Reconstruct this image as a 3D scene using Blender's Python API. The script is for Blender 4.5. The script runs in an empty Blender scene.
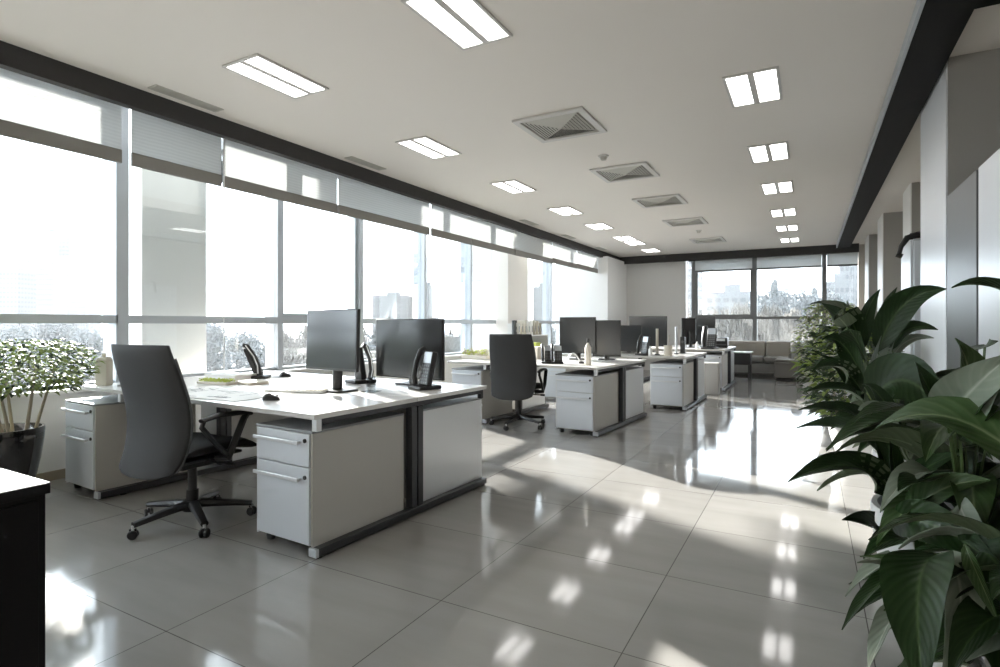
import bpy, bmesh, math, random
from mathutils import Vector, Matrix, noise
random.seed(7)
PI = math.pi
SC = bpy.context.scene
COL = SC.collection

# ---------------------------------------------------------------- camera, sky, sun, exposure
cam = bpy.data.cameras.new('camera'); cam.sensor_width = 36; cam.lens = 20.16; cam.shift_y = -0.0095
cam.clip_start = 0.05; cam.clip_end = 2000
co = bpy.data.objects.new('camera', cam); COL.objects.link(co)
co.location = (0, 0, 1.2); co.rotation_euler = (PI/2, 0, math.radians(28.97))
SC.camera = co
world = bpy.data.worlds.new('sky'); SC.world = world; world.use_nodes = True
bg = world.node_tree.nodes['Background']
bg.inputs[0].default_value = (0.87, 0.935, 1.0, 1); bg.inputs[1].default_value = 2.6
sd = bpy.data.lights.new('sun', 'SUN'); sd.energy = 9.0; sd.angle = math.radians(1.0); sd.color = (1.0, 0.92, 0.84)
so = bpy.data.objects.new('sun', sd); COL.objects.link(so)
sun_to = Vector((1, -0.50, -math.tan(math.radians(21.5))*1.118))
so.rotation_euler = sun_to.to_track_quat('-Z', 'Y').to_euler(); so.location = (-20, 10, 8)
SC.view_settings.view_transform = 'Standard'; SC.view_settings.look = 'None'
SC.view_settings.gamma = 1; SC.view_settings.use_curve_mapping = False
SC.view_settings.exposure = 1.72
SC.cycles.use_denoising = True
SC.cycles.max_bounces = 12; SC.cycles.diffuse_bounces = 6; SC.cycles.glossy_bounces = 5
SC.cycles.transparent_max_bounces = 16; SC.cycles.sample_clamp_indirect = 6.0
SC.cycles.caustics_reflective = False; SC.cycles.caustics_refractive = False

# ---------------------------------------------------------------- materials
def mat(name, col, rough=0.5, metal=0.0, spec=0.5, var=0.0, scale=8.0, bump=0.0, coat=0.0):
    m = bpy.data.materials.new(name); m.use_nodes = True
    nt = m.node_tree; b = nt.nodes['Principled BSDF']
    b.inputs['Base Color'].default_value = (*col, 1); b.inputs['Roughness'].default_value = rough
    b.inputs['Metallic'].default_value = metal; b.inputs['Specular IOR Level'].default_value = spec
    b.inputs['Coat Weight'].default_value = coat; b.inputs['Coat Roughness'].default_value = 0.08
    tc = nt.nodes.new('ShaderNodeTexCoord'); no = nt.nodes.new('ShaderNodeTexNoise')
    no.inputs['Scale'].default_value = scale; no.inputs['Detail'].default_value = 4
    nt.links.new(tc.outputs['Object'], no.inputs['Vector'])
    if var > 0:
        mx = nt.nodes.new('ShaderNodeMix'); mx.data_type = 'RGBA'
        mx.inputs[6].default_value = (*[c*(1-var) for c in col], 1); mx.inputs[7].default_value = (*[min(1, c*(1+var)) for c in col], 1)
        nt.links.new(no.outputs['Fac'], mx.inputs[0]); nt.links.new(mx.outputs[2], b.inputs['Base Color'])
    if bump > 0:
        bp = nt.nodes.new('ShaderNodeBump'); bp.inputs['Strength'].default_value = bump; bp.inputs['Distance'].default_value = 0.002
        nt.links.new(no.outputs['Fac'], bp.inputs['Height']); nt.links.new(bp.outputs[0], b.inputs['Normal'])
    return m
def emis(name, col, s):
    m = bpy.data.materials.new(name); m.use_nodes = True; b = m.node_tree.nodes['Principled BSDF']
    b.inputs['Base Color'].default_value = (.8, .8, .8, 1)
    b.inputs['Emission Color'].default_value = (*col, 1); b.inputs['Emission Strength'].default_value = s
    return m
def glass_mat(name, tint=(.93, .96, .97), gloss=0.06):
    m = bpy.data.materials.new(name); m.use_nodes = True; nt = m.node_tree; nt.nodes.clear()
    o = nt.nodes.new('ShaderNodeOutputMaterial'); mx = nt.nodes.new('ShaderNodeMixShader')
    t = nt.nodes.new('ShaderNodeBsdfTransparent'); t.inputs[0].default_value = (*tint, 1)
    g = nt.nodes.new('ShaderNodeBsdfGlossy'); g.inputs['Roughness'].default_value = 0.0
    fr = nt.nodes.new('ShaderNodeLayerWeight'); fr.inputs[0].default_value = 0.25
    mm = nt.nodes.new('ShaderNodeMath'); mm.operation = 'MULTIPLY_ADD'; mm.inputs[1].default_value = 0.5; mm.inputs[2].default_value = gloss
    nt.links.new(fr.outputs['Fresnel'], mm.inputs[0]); nt.links.new(mm.outputs[0], mx.inputs[0])
    nt.links.new(t.outputs[0], mx.inputs[1]); nt.links.new(g.outputs[0], mx.inputs[2]); nt.links.new(mx.outputs[0], o.inputs[0])
    return m
def blind_mat():
    m = bpy.data.materials.new('blind_mesh_fabric'); m.use_nodes = True; nt = m.node_tree; nt.nodes.clear()
    o = nt.nodes.new('ShaderNodeOutputMaterial'); a = nt.nodes.new('ShaderNodeMixShader'); c = nt.nodes.new('ShaderNodeMixShader')
    d = nt.nodes.new('ShaderNodeBsdfDiffuse'); d.inputs[0].default_value = (.62, .63, .62, 1)
    tl = nt.nodes.new('ShaderNodeBsdfTranslucent'); tl.inputs[0].default_value = (.66, .67, .67, 1)
    tr = nt.nodes.new('ShaderNodeBsdfTransparent')
    tc = nt.nodes.new('ShaderNodeTexCoord'); w = nt.nodes.new('ShaderNodeTexWave'); w.bands_direction = 'Z'
    w.inputs['Scale'].default_value = 12; w.inputs['Distortion'].default_value = 3.0; w.inputs['Detail'].default_value = 1
    w.inputs['Detail Scale'].default_value = 0.4
    nt.links.new(tc.outputs['Object'], w.inputs['Vector'])
    mr = nt.nodes.new('ShaderNodeMapRange'); mr.inputs[3].default_value = 0.0; mr.inputs[4].default_value = 0.09
    nt.links.new(w.outputs['Fac'], mr.inputs[0])
    a.inputs[0].default_value = 0.5; nt.links.new(d.outputs[0], a.inputs[1]); nt.links.new(tl.outputs[0], a.inputs[2])
    nt.links.new(mr.outputs[0], c.inputs[0]); nt.links.new(a.outputs[0], c.inputs[1]); nt.links.new(tr.outputs[0], c.inputs[2])
    nt.links.new(c.outputs[0], o.inputs[0]); return m
def floor_mat():
    m = bpy.data.materials.new('polished_floor_tiles'); m.use_nodes = True; nt = m.node_tree; b = nt.nodes['Principled BSDF']
    L = nt.links.new; N = nt.nodes.new
    tc = N('ShaderNodeTexCoord'); sep = N('ShaderNodeSeparateXYZ'); L(tc.outputs['Object'], sep.inputs[0])
    def joint(out, per, off, w):
        a = N('ShaderNodeMath'); a.operation = 'MULTIPLY_ADD'; a.inputs[1].default_value = 1/per; a.inputs[2].default_value = off; L(out, a.inputs[0])
        f = N('ShaderNodeMath'); f.operation = 'FRACT'; L(a.outputs[0], f.inputs[0])
        s = N('ShaderNodeMath'); s.operation = 'SUBTRACT'; s.inputs[1].default_value = 0.5; L(f.outputs[0], s.inputs[0])
        ab = N('ShaderNodeMath'); ab.operation = 'ABSOLUTE'; L(s.outputs[0], ab.inputs[0])
        lt = N('ShaderNodeMath'); lt.operation = 'GREATER_THAN'; lt.inputs[1].default_value = 0.5 - w/per/2; L(ab.outputs[0], lt.inputs[0])
        fl = N('ShaderNodeMath'); fl.operation = 'FLOOR'; L(a.outputs[0], fl.inputs[0])
        return lt, fl
    jx, fx = joint(sep.outputs[0], 0.8, 0.75, 0.004)
    jy, fy = joint(sep.outputs[1], 0.72, -0.78, 0.004)
    mxj = N('ShaderNodeMath'); mxj.operation = 'MAXIMUM'; L(jx.outputs[0], mxj.inputs[0]); L(jy.outputs[0], mxj.inputs[1])
    mp = N('ShaderNodeMapping'); mp.inputs['Scale'].default_value = (1.1, 5.0, 1); L(tc.outputs['Object'], mp.inputs[0])
    n1 = N('ShaderNodeTexNoise'); n1.inputs['Scale'].default_value = 1.6; n1.inputs['Detail'].default_value = 6; L(mp.outputs[0], n1.inputs['Vector'])
    cb = N('ShaderNodeCombineXYZ'); L(fx.outputs[0], cb.inputs[0]); L(fy.outputs[0], cb.inputs[1])
    wn = N('ShaderNodeTexWhiteNoise'); L(cb.outputs[0], wn.inputs['Vector'])
    r = N('ShaderNodeMix'); r.data_type = 'RGBA'; r.inputs[6].default_value = (.265, .258, .247, 1); r.inputs[7].default_value = (.35, .34, .325, 1)
    L(n1.outputs['Fac'], r.inputs[0])
    hs = N('ShaderNodeHueSaturation'); v = N('ShaderNodeMapRange'); v.inputs[3].default_value = 0.94; v.inputs[4].default_value = 1.05
    L(wn.outputs['Value'], v.inputs[0]); L(v.outputs[0], hs.inputs['Value']); L(r.outputs[2], hs.inputs['Color'])
    j = N('ShaderNodeMix'); j.data_type = 'RGBA'; j.inputs[7].default_value = (.10, .095, .09, 1)
    L(mxj.outputs[0], j.inputs[0]); L(hs.outputs[0], j.inputs[6]); L(j.outputs[2], b.inputs['Base Color'])
    rr = N('ShaderNodeMapRange'); rr.inputs[3].default_value = 0.045; rr.inputs[4].default_value = 0.11; L(n1.outputs['Fac'], rr.inputs[0])
    L(rr.outputs[0], b.inputs['Roughness']); b.inputs['Specular IOR Level'].default_value = 0.55
    bp = N('ShaderNodeBump'); bp.inputs['Strength'].default_value = 0.03; bp.inputs['Distance'].default_value = 0.0012
    n2 = N('ShaderNodeTexNoise'); n2.inputs['Scale'].default_value = 2.2; n2.inputs['Detail'].default_value = 1; L(tc.outputs['Object'], n2.inputs['Vector'])
    L(n2.outputs['Fac'], bp.inputs['Height']); L(bp.outputs[0], b.inputs['Normal'])
    return m
def leaf_mat(name, base, rib, veins=26.0, rough=0.42):
    """UV.x runs across the blade, UV.y along it: pale midrib, faint side veins."""
    m = bpy.data.materials.new(name); m.use_nodes = True; nt = m.node_tree; b = nt.nodes['Principled BSDF']
    L = nt.links.new; N = nt.nodes.new
    uv = N('ShaderNodeUVMap'); uv.uv_map = 'UVMap'; s = N('ShaderNodeSeparateXYZ'); L(uv.outputs[0], s.inputs[0])
    ab = N('ShaderNodeMath'); ab.operation = 'SUBTRACT'; ab.inputs[1].default_value = .5; L(s.outputs[0], ab.inputs[0])
    a2 = N('ShaderNodeMath'); a2.operation = 'ABSOLUTE'; L(ab.outputs[0], a2.inputs[0])
    mid = N('ShaderNodeMapRange'); mid.inputs[1].default_value = 0.0; mid.inputs[2].default_value = 0.05; mid.inputs[3].default_value = 1; mid.inputs[4].default_value = 0
    L(a2.outputs[0], mid.inputs[0])
    ma = N('ShaderNodeMath'); ma.operation = 'MULTIPLY_ADD'; ma.inputs[1].default_value = -0.55; L(a2.outputs[0], ma.inputs[0]); L(s.outputs[1], ma.inputs[2])
    sn = N('ShaderNodeMath'); sn.operation = 'MULTIPLY'; sn.inputs[1].default_value = veins*2*PI/2; L(ma.outputs[0], sn.inputs[0])
    si = N('ShaderNodeMath'); si.operation = 'SINE'; L(sn.outputs[0], si.inputs[0])
    vn = N('ShaderNodeMapRange'); vn.inputs[1].default_value = 0.2; vn.inputs[2].default_value = 1; vn.inputs[3].default_value = 0; vn.inputs[4].default_value = 0.13
    L(si.outputs[0], vn.inputs[0])
    mx = N('ShaderNodeMath'); mx.operation = 'MAXIMUM'; L(mid.outputs[0], mx.inputs[0]); L(vn.outputs[0], mx.inputs[1])
    c = N('ShaderNodeMix'); c.data_type = 'RGBA'; c.inputs[6].default_value = (*base, 1); c.inputs[7].default_value = (*rib, 1)
    L(mx.outputs[0], c.inputs[0])
    tc = N('ShaderNodeTexCoord'); n = N('ShaderNodeTexNoise'); n.inputs['Scale'].default_value = 9; L(tc.outputs['Object'], n.inputs['Vector'])
    hs = N('ShaderNodeHueSaturation'); v = N('ShaderNodeMapRange'); v.inputs[3].default_value = .75; v.inputs[4].default_value = 1.25
    L(n.outputs['Fac'], v.inputs[0]); L(v.outputs[0], hs.inputs['Value']); L(c.outputs[2], hs.inputs['Color']); L(hs.outputs[0], b.inputs['Base Color'])
    bp = N('ShaderNodeBump'); bp.inputs['Strength'].default_value = .2; bp.inputs['Distance'].default_value = .002
    L(si.outputs[0], bp.inputs['Height']); L(bp.outputs[0], b.inputs['Normal'])
    b.inputs['Roughness'].default_value = rough; b.inputs['Specular IOR Level'].default_value = .22
    return m

M = {
 'ceil': mat('ceiling_paint', (.74, .70, .655), .55, var=.015, scale=1.5),
 'wall': mat('grey_white_paint', (.60, .595, .58), .6, var=.02, scale=2),
 'beige': mat('beige_paint', (.50, .465, .42), .6, var=.02, scale=2),
 'taupe': mat('taupe_and_pillar_shade', (.34, .33, .31), .6, var=.02, scale=2),  # bin's own brown; on the pillars it stands for the shaded front
 'col': mat('column_cladding', (.84, .80, .75), .5, var=.01, scale=2),
 'white': mat('white_paint', (.80, .80, .79), .45, var=.01),
 'charcoal': mat('charcoal_bulkhead', (.038, .037, .037), .6, spec=.3, var=.1),
 'black': mat('black_beam', (.006, .006, .0065), .6, spec=.15, var=.15, scale=3),
 'alu': mat('grey_aluminium', (.47, .50, .53), .4, .35),
 'alu_dark': mat('dark_aluminium', (.15, .155, .155), .4, .3),
 'chrome': mat('chrome', (.75, .75, .76), .18, 1.0),
 'silver': mat('satin_silver', (.66, .67, .68), .35, .5),
 'desk_top': mat('white_laminate', (.76, .75, .735), .22, var=.01, scale=3),
 'desk_edge': mat('laminate_edge', (.50, .48, .45), .45),
 'ped': mat('pedestal_body', (.50, .485, .455), .45, var=.01),
 'ped_front': mat('pedestal_front', (.63, .66, .70), .38, var=.01),
 'ped_top': mat('pedestal_top', (.25, .26, .265), .5),
 'frame': mat('graphite_frame', (.050, .052, .056), .4, .4),
 'plastic': mat('black_plastic', (.014, .014, .015), .38, var=.2, scale=30),
 'plastic_g': mat('grey_plastic', (.09, .095, .10), .4),
 'fabric': mat('charcoal_mesh_fabric', (.026, .027, .028), .75, var=.12, scale=260, bump=.3),
 'fabric_b': mat('black_seat_fabric', (.012, .012, .013), .85, var=.2, scale=200, bump=.4),
 'screen': mat('dark_screen', (.035, .038, .040), .16, spec=.7),
 'paper': mat('white_paper', (.82, .81, .78), .6, var=.02),
 'lines': mat('drawing_ink', (.13, .135, .14), .6),
 'cream': mat('cream_card', (.68, .63, .54), .6, var=.06),
 'kraft': mat('kraft_beige', (.50, .46, .39), .6, var=.04),
 'lime': mat('lime_green_card', (.52, .60, .10), .5, var=.15, scale=40),
 'light': emis('light_diffuser', (1.0, .975, .95), 2.2),
 'lframe': mat('white_metal_trim', (.56, .545, .53), .4),
 'vent': mat('vent_metal', (.46, .45, .41), .45),
 'dark': mat('dark_void', (.02, .02, .02), .8),
 'glass': glass_mat('window_glass'),
 'acrylic': glass_mat('clear_acrylic', (.86, .89, .90), .05),
 'blind': blind_mat(),
 'blind_bar': mat('blind_bottom_rail', (.20, .19, .175), .55),
 'floor': floor_mat(),
 'pot_black': mat('glossy_black_glaze', (.012, .012, .013), .08, spec=.7, coat=.6),
 'pot_white': mat('white_glaze', (.62, .62, .61), .35),
 'soil': mat('potting_soil', (.035, .028, .022), .95, var=.5, scale=60, bump=1),
 'stemw': mat('pale_bark', (.36, .32, .24), .7, var=.2, scale=30),
 'stemg': mat('green_stem', (.07, .11, .04), .5, var=.2),
 'leaf': leaf_mat('dark_green_leaf', (.012, .030, .008), (.05, .085, .03), rough=.42),
 'leaf_mid': leaf_mat('striped_green_leaf', (.030, .060, .018), (.15, .19, .10), 18),
 'leaf_pale': leaf_mat('pale_leaf_underside', (.17, .20, .155), (.34, .36, .30), 16, .5),
 'leaf_under': leaf_mat('leaf_underside', (.09, .12, .07), (.2, .24, .15), 20, .5),
 'leaf_small': mat('small_green_leaf', (.22, .30, .07), .5, var=.5, scale=14),
 'leaf_cream': mat('cream_variegated_leaf', (.50, .50, .33), .5, var=.35, scale=14),
 'leaf_fern': mat('dark_fern_leaf', (.028, .055, .020), .45, var=.4, scale=10),
 'sofa': mat('grey_sofa_fabric', (.17, .162, .152), .85, var=.1, scale=80, bump=.3),
 'sofa_arm': mat('light_grey_sofa_fabric', (.24, .235, .23), .85, var=.08, scale=80, bump=.3),
 'sofa_t': mat('taupe_sofa_fabric', (.27, .245, .21), .85, var=.08, scale=80, bump=.3),
 'steel': mat('brushed_steel_panel', (.15, .155, .16), .38, .4, var=.04, scale=3),
 'panel': mat('white_lacquer_panel', (.70, .72, .75), .3, var=.01),
 'bldg': mat('pale_concrete', (.095, .10, .105), .7, var=.03, scale=.05),
 'bglass': mat('pale_window_band', (.035, .04, .045), .5),
 'tree': mat('haze_toned_foliage', (.10, .11, .115), .9, var=.15, scale=.6),  # grey-blue of distance haze mixed into the foliage colour
 'reed': mat('pale_winter_foliage', (.105, .095, .082), .9, var=.2, scale=.8),
 'ground_out': mat('pale_ground', (.08, .08, .08), .9, var=.1, scale=.02),
 'gold': mat('brown_baseboard', (.30, .26, .20), .5),
}

# ---------------------------------------------------------------- mesh helpers
class MB:
    def __init__(s): s.v = []; s.f = []; s.m = []; s.uv = {}; s.mats = []
    def mi(s, m):
        m = M[m] if isinstance(m, str) else m
        if m not in s.mats: s.mats.append(m)
        return s.mats.index(m)
    def add(s, vs, fs, m, T=None, uvs=None):
        o = len(s.v); k = s.mi(m)
        s.v += [tuple(T @ Vector(v)) if T is not None else tuple(v) for v in vs]
        for i, f in enumerate(fs):
            if uvs: s.uv[len(s.f)] = uvs[i]
            s.f.append([o+a for a in f]); s.m.append(k)
        return s
    def box(s, a, b, m, T=None):
        (x0, y0, z0), (x1, y1, z1) = a, b
        return s.add([(x0,y0,z0),(x1,y0,z0),(x1,y1,z0),(x0,y1,z0),(x0,y0,z1),(x1,y0,z1),(x1,y1,z1),(x0,y1,z1)],
            [(0,3,2,1),(4,5,6,7),(0,1,5,4),(1,2,6,5),(2,3,7,6),(3,0,4,7)], m, T)
    def prism(s, pts, z0, z1, m, T=None):
        n = len(pts)
        return s.add([(x,y,z0) for x,y in pts]+[(x,y,z1) for x,y in pts],
            [tuple(range(n-1,-1,-1)), tuple(range(n,2*n))]+[(i,(i+1)%n,n+(i+1)%n,n+i) for i in range(n)], m, T)
    def lathe(s, prof, m, n=28, T=None):
        vs = []; fs = []
        for r, z in prof:
            for i in range(n): vs.append((r*math.cos(2*PI*i/n), r*math.sin(2*PI*i/n), z))
        for k in range(len(prof)-1):
            for i in range(n): fs.append((k*n+i, k*n+(i+1)%n, (k+1)*n+(i+1)%n, (k+1)*n+i))
        if prof[0][0] > 1e-4: fs.append(tuple(range(n-1,-1,-1)))
        if prof[-1][0] > 1e-4: fs.append(tuple((len(prof)-1)*n+i for i in range(n)))
        return s.add(vs, fs, m, T)
    def tube(s, pts, r, m, n=8, T=None, flat=1.0):
        pts = [Vector(p) for p in pts]; rs = r if isinstance(r, (list, tuple)) else [r]*len(pts)
        vs = []; fs = []; up = None
        for i, p in enumerate(pts):
            t = (pts[min(i+1, len(pts)-1)]-pts[max(i-1, 0)]).normalized()
            if up is None: up = Vector((0,0,1)) if abs(t.z) < .9 else Vector((1,0,0))
            a = t.cross(up).normalized(); b = a.cross(t).normalized(); up = b
            for k in range(n):
                q = 2*PI*k/n; vs.append(p+a*math.cos(q)*rs[i]+b*math.sin(q)*rs[i]*flat)
        for i in range(len(pts)-1):
            for k in range(n): fs.append((i*n+k, i*n+(k+1)%n, (i+1)*n+(k+1)%n, (i+1)*n+k))
        fs.append(tuple(range(n-1,-1,-1))); fs.append(tuple((len(pts)-1)*n+k for k in range(n)))
        return s.add([tuple(v) for v in vs], fs, m, T)
    def build(s, name, parent=None, bevel=0.0, smooth=False, seg=2, subsurf=0):
        me = bpy.data.meshes.new(name); me.from_pydata(s.v, [], s.f); me.validate()
        for m in s.mats: me.materials.append(m)
        if len(me.polygons) == len(s.m): me.polygons.foreach_set('material_index', s.m)
        if s.uv:
            u = me.uv_layers.new(name='UVMap')
            for fi, c in s.uv.items():
                if fi < len(me.polygons):
                    for li, q in zip(me.polygons[fi].loop_indices, c): u.data[li].uv = q
        bm = bmesh.new(); bm.from_mesh(me); bmesh.ops.recalc_face_normals(bm, faces=bm.faces) if not s.uv else None
        bm.to_mesh(me); bm.free()
        o = bpy.data.objects.new(name, me); COL.objects.link(o)
        if parent: o.parent = parent
        if bevel > 0:
            b = o.modifiers.new('b', 'BEVEL'); b.width = bevel; b.segments = seg; b.limit_method = 'ANGLE'; b.angle_limit = math.radians(40)
        if subsurf:
            q = o.modifiers.new('s', 'SUBSURF'); q.levels = subsurf; q.render_levels = subsurf
        if smooth or bevel > 0:
            for p in me.polygons: p.use_smooth = True
            if not subsurf:
                try: me.set_sharp_from_angle(angle=math.radians(38))
                except Exception: pass
        return o
def TR(x=0, y=0, z=0, rz=0, rx=0, ry=0):
    return Matrix.Translation((x,y,z)) @ Matrix.Rotation(rz,4,'Z') @ Matrix.Rotation(ry,4,'Y') @ Matrix.Rotation(rx,4,'X')
def tag(o, label, cat, group=None, kind=None):
    o['label'] = label; o['category'] = cat
    if group: o['group'] = group
    if kind: o['kind'] = kind
    return o
def thing(name, label, cat, loc=(0,0,0), rz=0, group=None):
    o = bpy.data.objects.new(name, None); COL.objects.link(o); o.empty_display_size = .1
    o.location = loc; o.rotation_euler = (0,0,rz); return tag(o, label, cat, group)
def struct(o): o['kind'] = 'structure'; return o
def part(o, label): o['label'] = label; return o
def sbox(name, a, b, m, parent=None, bevel=0.0):
    o = MB().box(a, b, m).build(name, parent, bevel)
    return o if parent else struct(o)
def dup(o, parent=None, **kw):
    c = o.copy(); COL.objects.link(c)
    if parent: c.parent = parent
    for ch in list(o.children): dup(ch, c)
    for k, v in kw.items():
        if k == 'loc': c.location = v
        elif k == 'rz': c.rotation_euler = (0, 0, v)
        else: c[k] = v
    return c

# ================================================================= THE ROOM
X_IN = -4.37; XG = -5.15; YF = 14.6; YB = -3.2; XR = 1.40; HC = 2.95
sbox('floor', (-5.2, YB, -0.1), (XR, YF+.3, 0), 'floor')
sbox('ceiling', (X_IN-.07, YB, HC), (XR+.2, YF+.4, HC+.15), 'ceil')
sbox('wall_right', (XR, YB, 0), (XR+.12, YF, HC), 'beige')
sbox('wall_back', (-5.3, YB-.12, 0), (XR, YB, HC), 'wall')
sbox('wall_left', (-5.35, YB, 0), (-5.10, 13.0, 0.66), 'white')
sbox('trim_1', (-5.36, YB, 0.66), (-5.04, 13.0, 0.69), 'white', bevel=.004)
sbox('baseboard_left', (-5.10, YB, 0), (-5.085, 13.0, 0.07), 'gold')
sbox('wall_far', (-5.3, YF, 0), (-2.74, YF+.2, HC), 'wall')
sbox('wall_far', (-2.74, YF, 0), (.93, YF+.2, 0.74), 'wall')
sbox('trim_2', (-2.74, YF-.05, 0.74), (.93, YF+.2, 0.775), 'white', bevel=.004)
sbox('wall_far', (.93, YF, 0), (XR, YF+.2, HC), 'beige')
sbox('wall_left', (-5.6, 13.02, 0), (-4.25, YF, HC-.12), 'white')            # corner pier
# dark bulkheads around the ceiling
sbox('beam', (X_IN-.07, YB, 2.805), (X_IN, YF-.14, HC), 'charcoal')
sbox('beam', (X_IN, YF-.22, 2.765), (.51, YF-.14, HC), 'charcoal')
sbox('ceiling', (-5.37, YB, 3.16), (X_IN-.0705, YF+.4, 3.28), 'ceil')             # deeper window recess over the blinds
sbox('trim_4', (X_IN-.15, YB, 2.84), (X_IN-.071, 13.0, 2.90), 'charcoal')
sbox('beam', (.51, YF-.22, 2.765), (.93, YF-.14, HC), 'charcoal')
b = sbox('beam', (.525, YB, 2.875), (.765, YF-.22, HC), 'black')
sbox('trim_3', (.505, YB, 2.872), (.525, YF-.22, HC), 'alu', bevel=.002)
sbox('beam', (.765, 3.35, 2.875), (XR, 3.83, HC), 'black')

# columns behind / between the windows
MB().box((-6.05, 3.03, -4), (-5.60, 3.69, 4.34), 'col').build('column', None, .006)
MB().box((-5.70, 9.20, 0), (-4.92, 10.05, 3.16), 'col').build('column', None, .006)
for o in COL.objects:
    if o.name.startswith('column'): struct(o)

# left window wall: every bay is a window with its own frame, rail and glass
mull = [-2.7, -1.35, 0.0, 1.32, 2.63, 4.265, 5.55, 6.95, 8.28, 9.19]
mull2 = [10.06, 11.72, 13.10]
wn = 1
def window_bay(y0, y1, sash=False, rail=True, mullion=True, wide=.07):
    global wn
    w = MB()
    w.box((-5.36, y0-wide/2, .69), (XG, y0+wide/2, 3.16), 'alu')
    w.box((-5.27, y0+wide/2, 1.205), (XG, y1-.035, 1.275), 'alu')
    w.box((-5.27, y0+wide/2, .69), (XG-.03, y1-.035, .72), 'alu')
    w.box((-5.27, y0+wide/2, 3.11), (XG-.03, y1-.035, 3.16), 'alu')
    if sash:
        a, c = y0+wide/2, y1-.035
        for bx in (((a, 1.275), (c, 1.32)), ((a, 3.04), (c, 3.11)), ((a, 1.32), (a+.04, 3.04)), ((c-.04, 1.32), (c, 3.04))):
            w.box((-5.25, bx[0][0], bx[0][1]), (-5.19, bx[1][0], bx[1][1]), 'alu')
    o = struct(w.build('window_%d' % wn)); wn += 1
    MB().box((-5.215, y0+wide/2, .72), (-5.209, y1-.035, 1.205), 'glass').build('pane', o)
    MB().box((-5.215, y0+wide/2, 1.275), (-5.209, y1-.035, 3.11), 'glass').build('pane', o)
    return o
for i in range(len(mull)-1): window_bay(mull[i], mull[i+1], sash=(i in (5,)), wide=.10 if i == 4 else .07)
for i in range(len(mull2)-1): window_bay(mull2[i], mull2[i+1] + (0 if i else 0))
# far windows
fx = [-2.70, -2.55, -1.15, .28, .96]
for i in range(4):
    w = MB(); x0, x1 = fx[i], fx[i+1]
    if i: w.box((x0-.045, YF-.01, .775), (x0+.045, YF+.16, 2.95), 'alu_dark')
    w.box((x0+.045, YF, 1.315), (x1-.045, YF+.1, 1.375), 'alu_dark')
    w.box((x0+.045, YF, .775), (x1-.045, YF+.1, .80), 'alu_dark')
    w.box((x0+.045, YF, 2.76), (x1-.045, YF+.1, 2.82), 'alu_dark')
    if i == 1:
        for bx in (((x0+.045, 1.375), (x1-.045, 1.43)), ((x0+.045, 1.43), (x0+.10, 2.76)), ((x1-.10, 1.43), (x1-.045, 2.76))):
            w.box((bx[0][0], YF+.02, bx[0][1]), (bx[1][0], YF+.07, bx[1][1]), 'alu_dark')
    o = struct(w.build('window_%d' % wn)); wn += 1
    if x1-x0 > .1:
        MB().box((x0+.045, YF+.05, .80), (x1-.045, YF+.056, 1.315), 'glass').build('pane', o)
        MB().box((x0+.045, YF+.05, 1.375), (x1-.045, YF+.056, 2.76), 'glass').build('pane', o)

# blinds: each drop is a thing of its own
def blind(y0, y1, label, z=2.40, ztop=2.838):
    t = thing('roller_blind', label, 'blind', (-4.50, (y0+y1)/2, z), group='roller blinds along the long window wall')
    hw = (y1-y0)/2
    MB().box((0, -hw, .095), (.0015, hw, ztop-z), 'blind').build('fabric', t)
    MB().box((-.012, -hw, 0), (.014, hw, .10), 'blind_bar').build('bottom_rail', t, .005)
    return t
bl = [(-3.0, -.1, 'roller blind nearest the camera side, only its edge in view'), ]
blind(-.2, 2.29, 'widest pale striped roller blind above the bright left pane, nearest the camera')
blind(2.36, 3.10, 'half-lowered roller blind in front of the first beige column')
blind(3.12, 4.47, 'half-lowered pale roller blind just beyond the first beige column, behind the thin cord')
blind(4.485, 6.15, 'half-lowered roller blind above the near monitor')
blind(6.20, 7.22, 'half-lowered roller blind above the phone and large dark monitor')
blind(7.235, 8.64, 'half-lowered roller blind over the bright side of the second column')
blind(8.655, 10.28, 'half-lowered roller blind crossing the front of the second beige column')
blind(10.295, 11.62, 'narrow-looking roller blind next past the second column', 2.42)
blind(11.635, 13.0, 'last roller blind of the long row, ending at the corner pier', 2.43)
def blind_far(x0, x1, label):
    t = thing('roller_blind', label, 'blind', ((x0+x1)/2, YF-.06, 2.48), group='roller blinds on the far window')
    hw = (x1-x0)/2
    MB().box((-hw, 0, .04), (hw, .0015, .44), 'blind').build('fabric', t)
    MB().box((-hw, -.012, 0), (hw, .012, .045), 'alu_dark').build('bottom_rail', t, .004)
blind_far(-2.5, -1.2, 'short roller blind on the left pane of the far window')
blind_far(-1.1, .23, 'short roller blind on the middle pane of the far window')
blind_far(.33, .92, 'short roller blind on the right pane of the far window')
c = MB().tube([(-4.44, 3.085, 2.83), (-4.44, 3.085, 1.9), (-4.44, 3.085, .80)], .006, 'silver', 8)
tag(c.build('blind_cord', smooth=True), 'thin vertical blind cord hanging to the right of the first column', 'cord')

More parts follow.
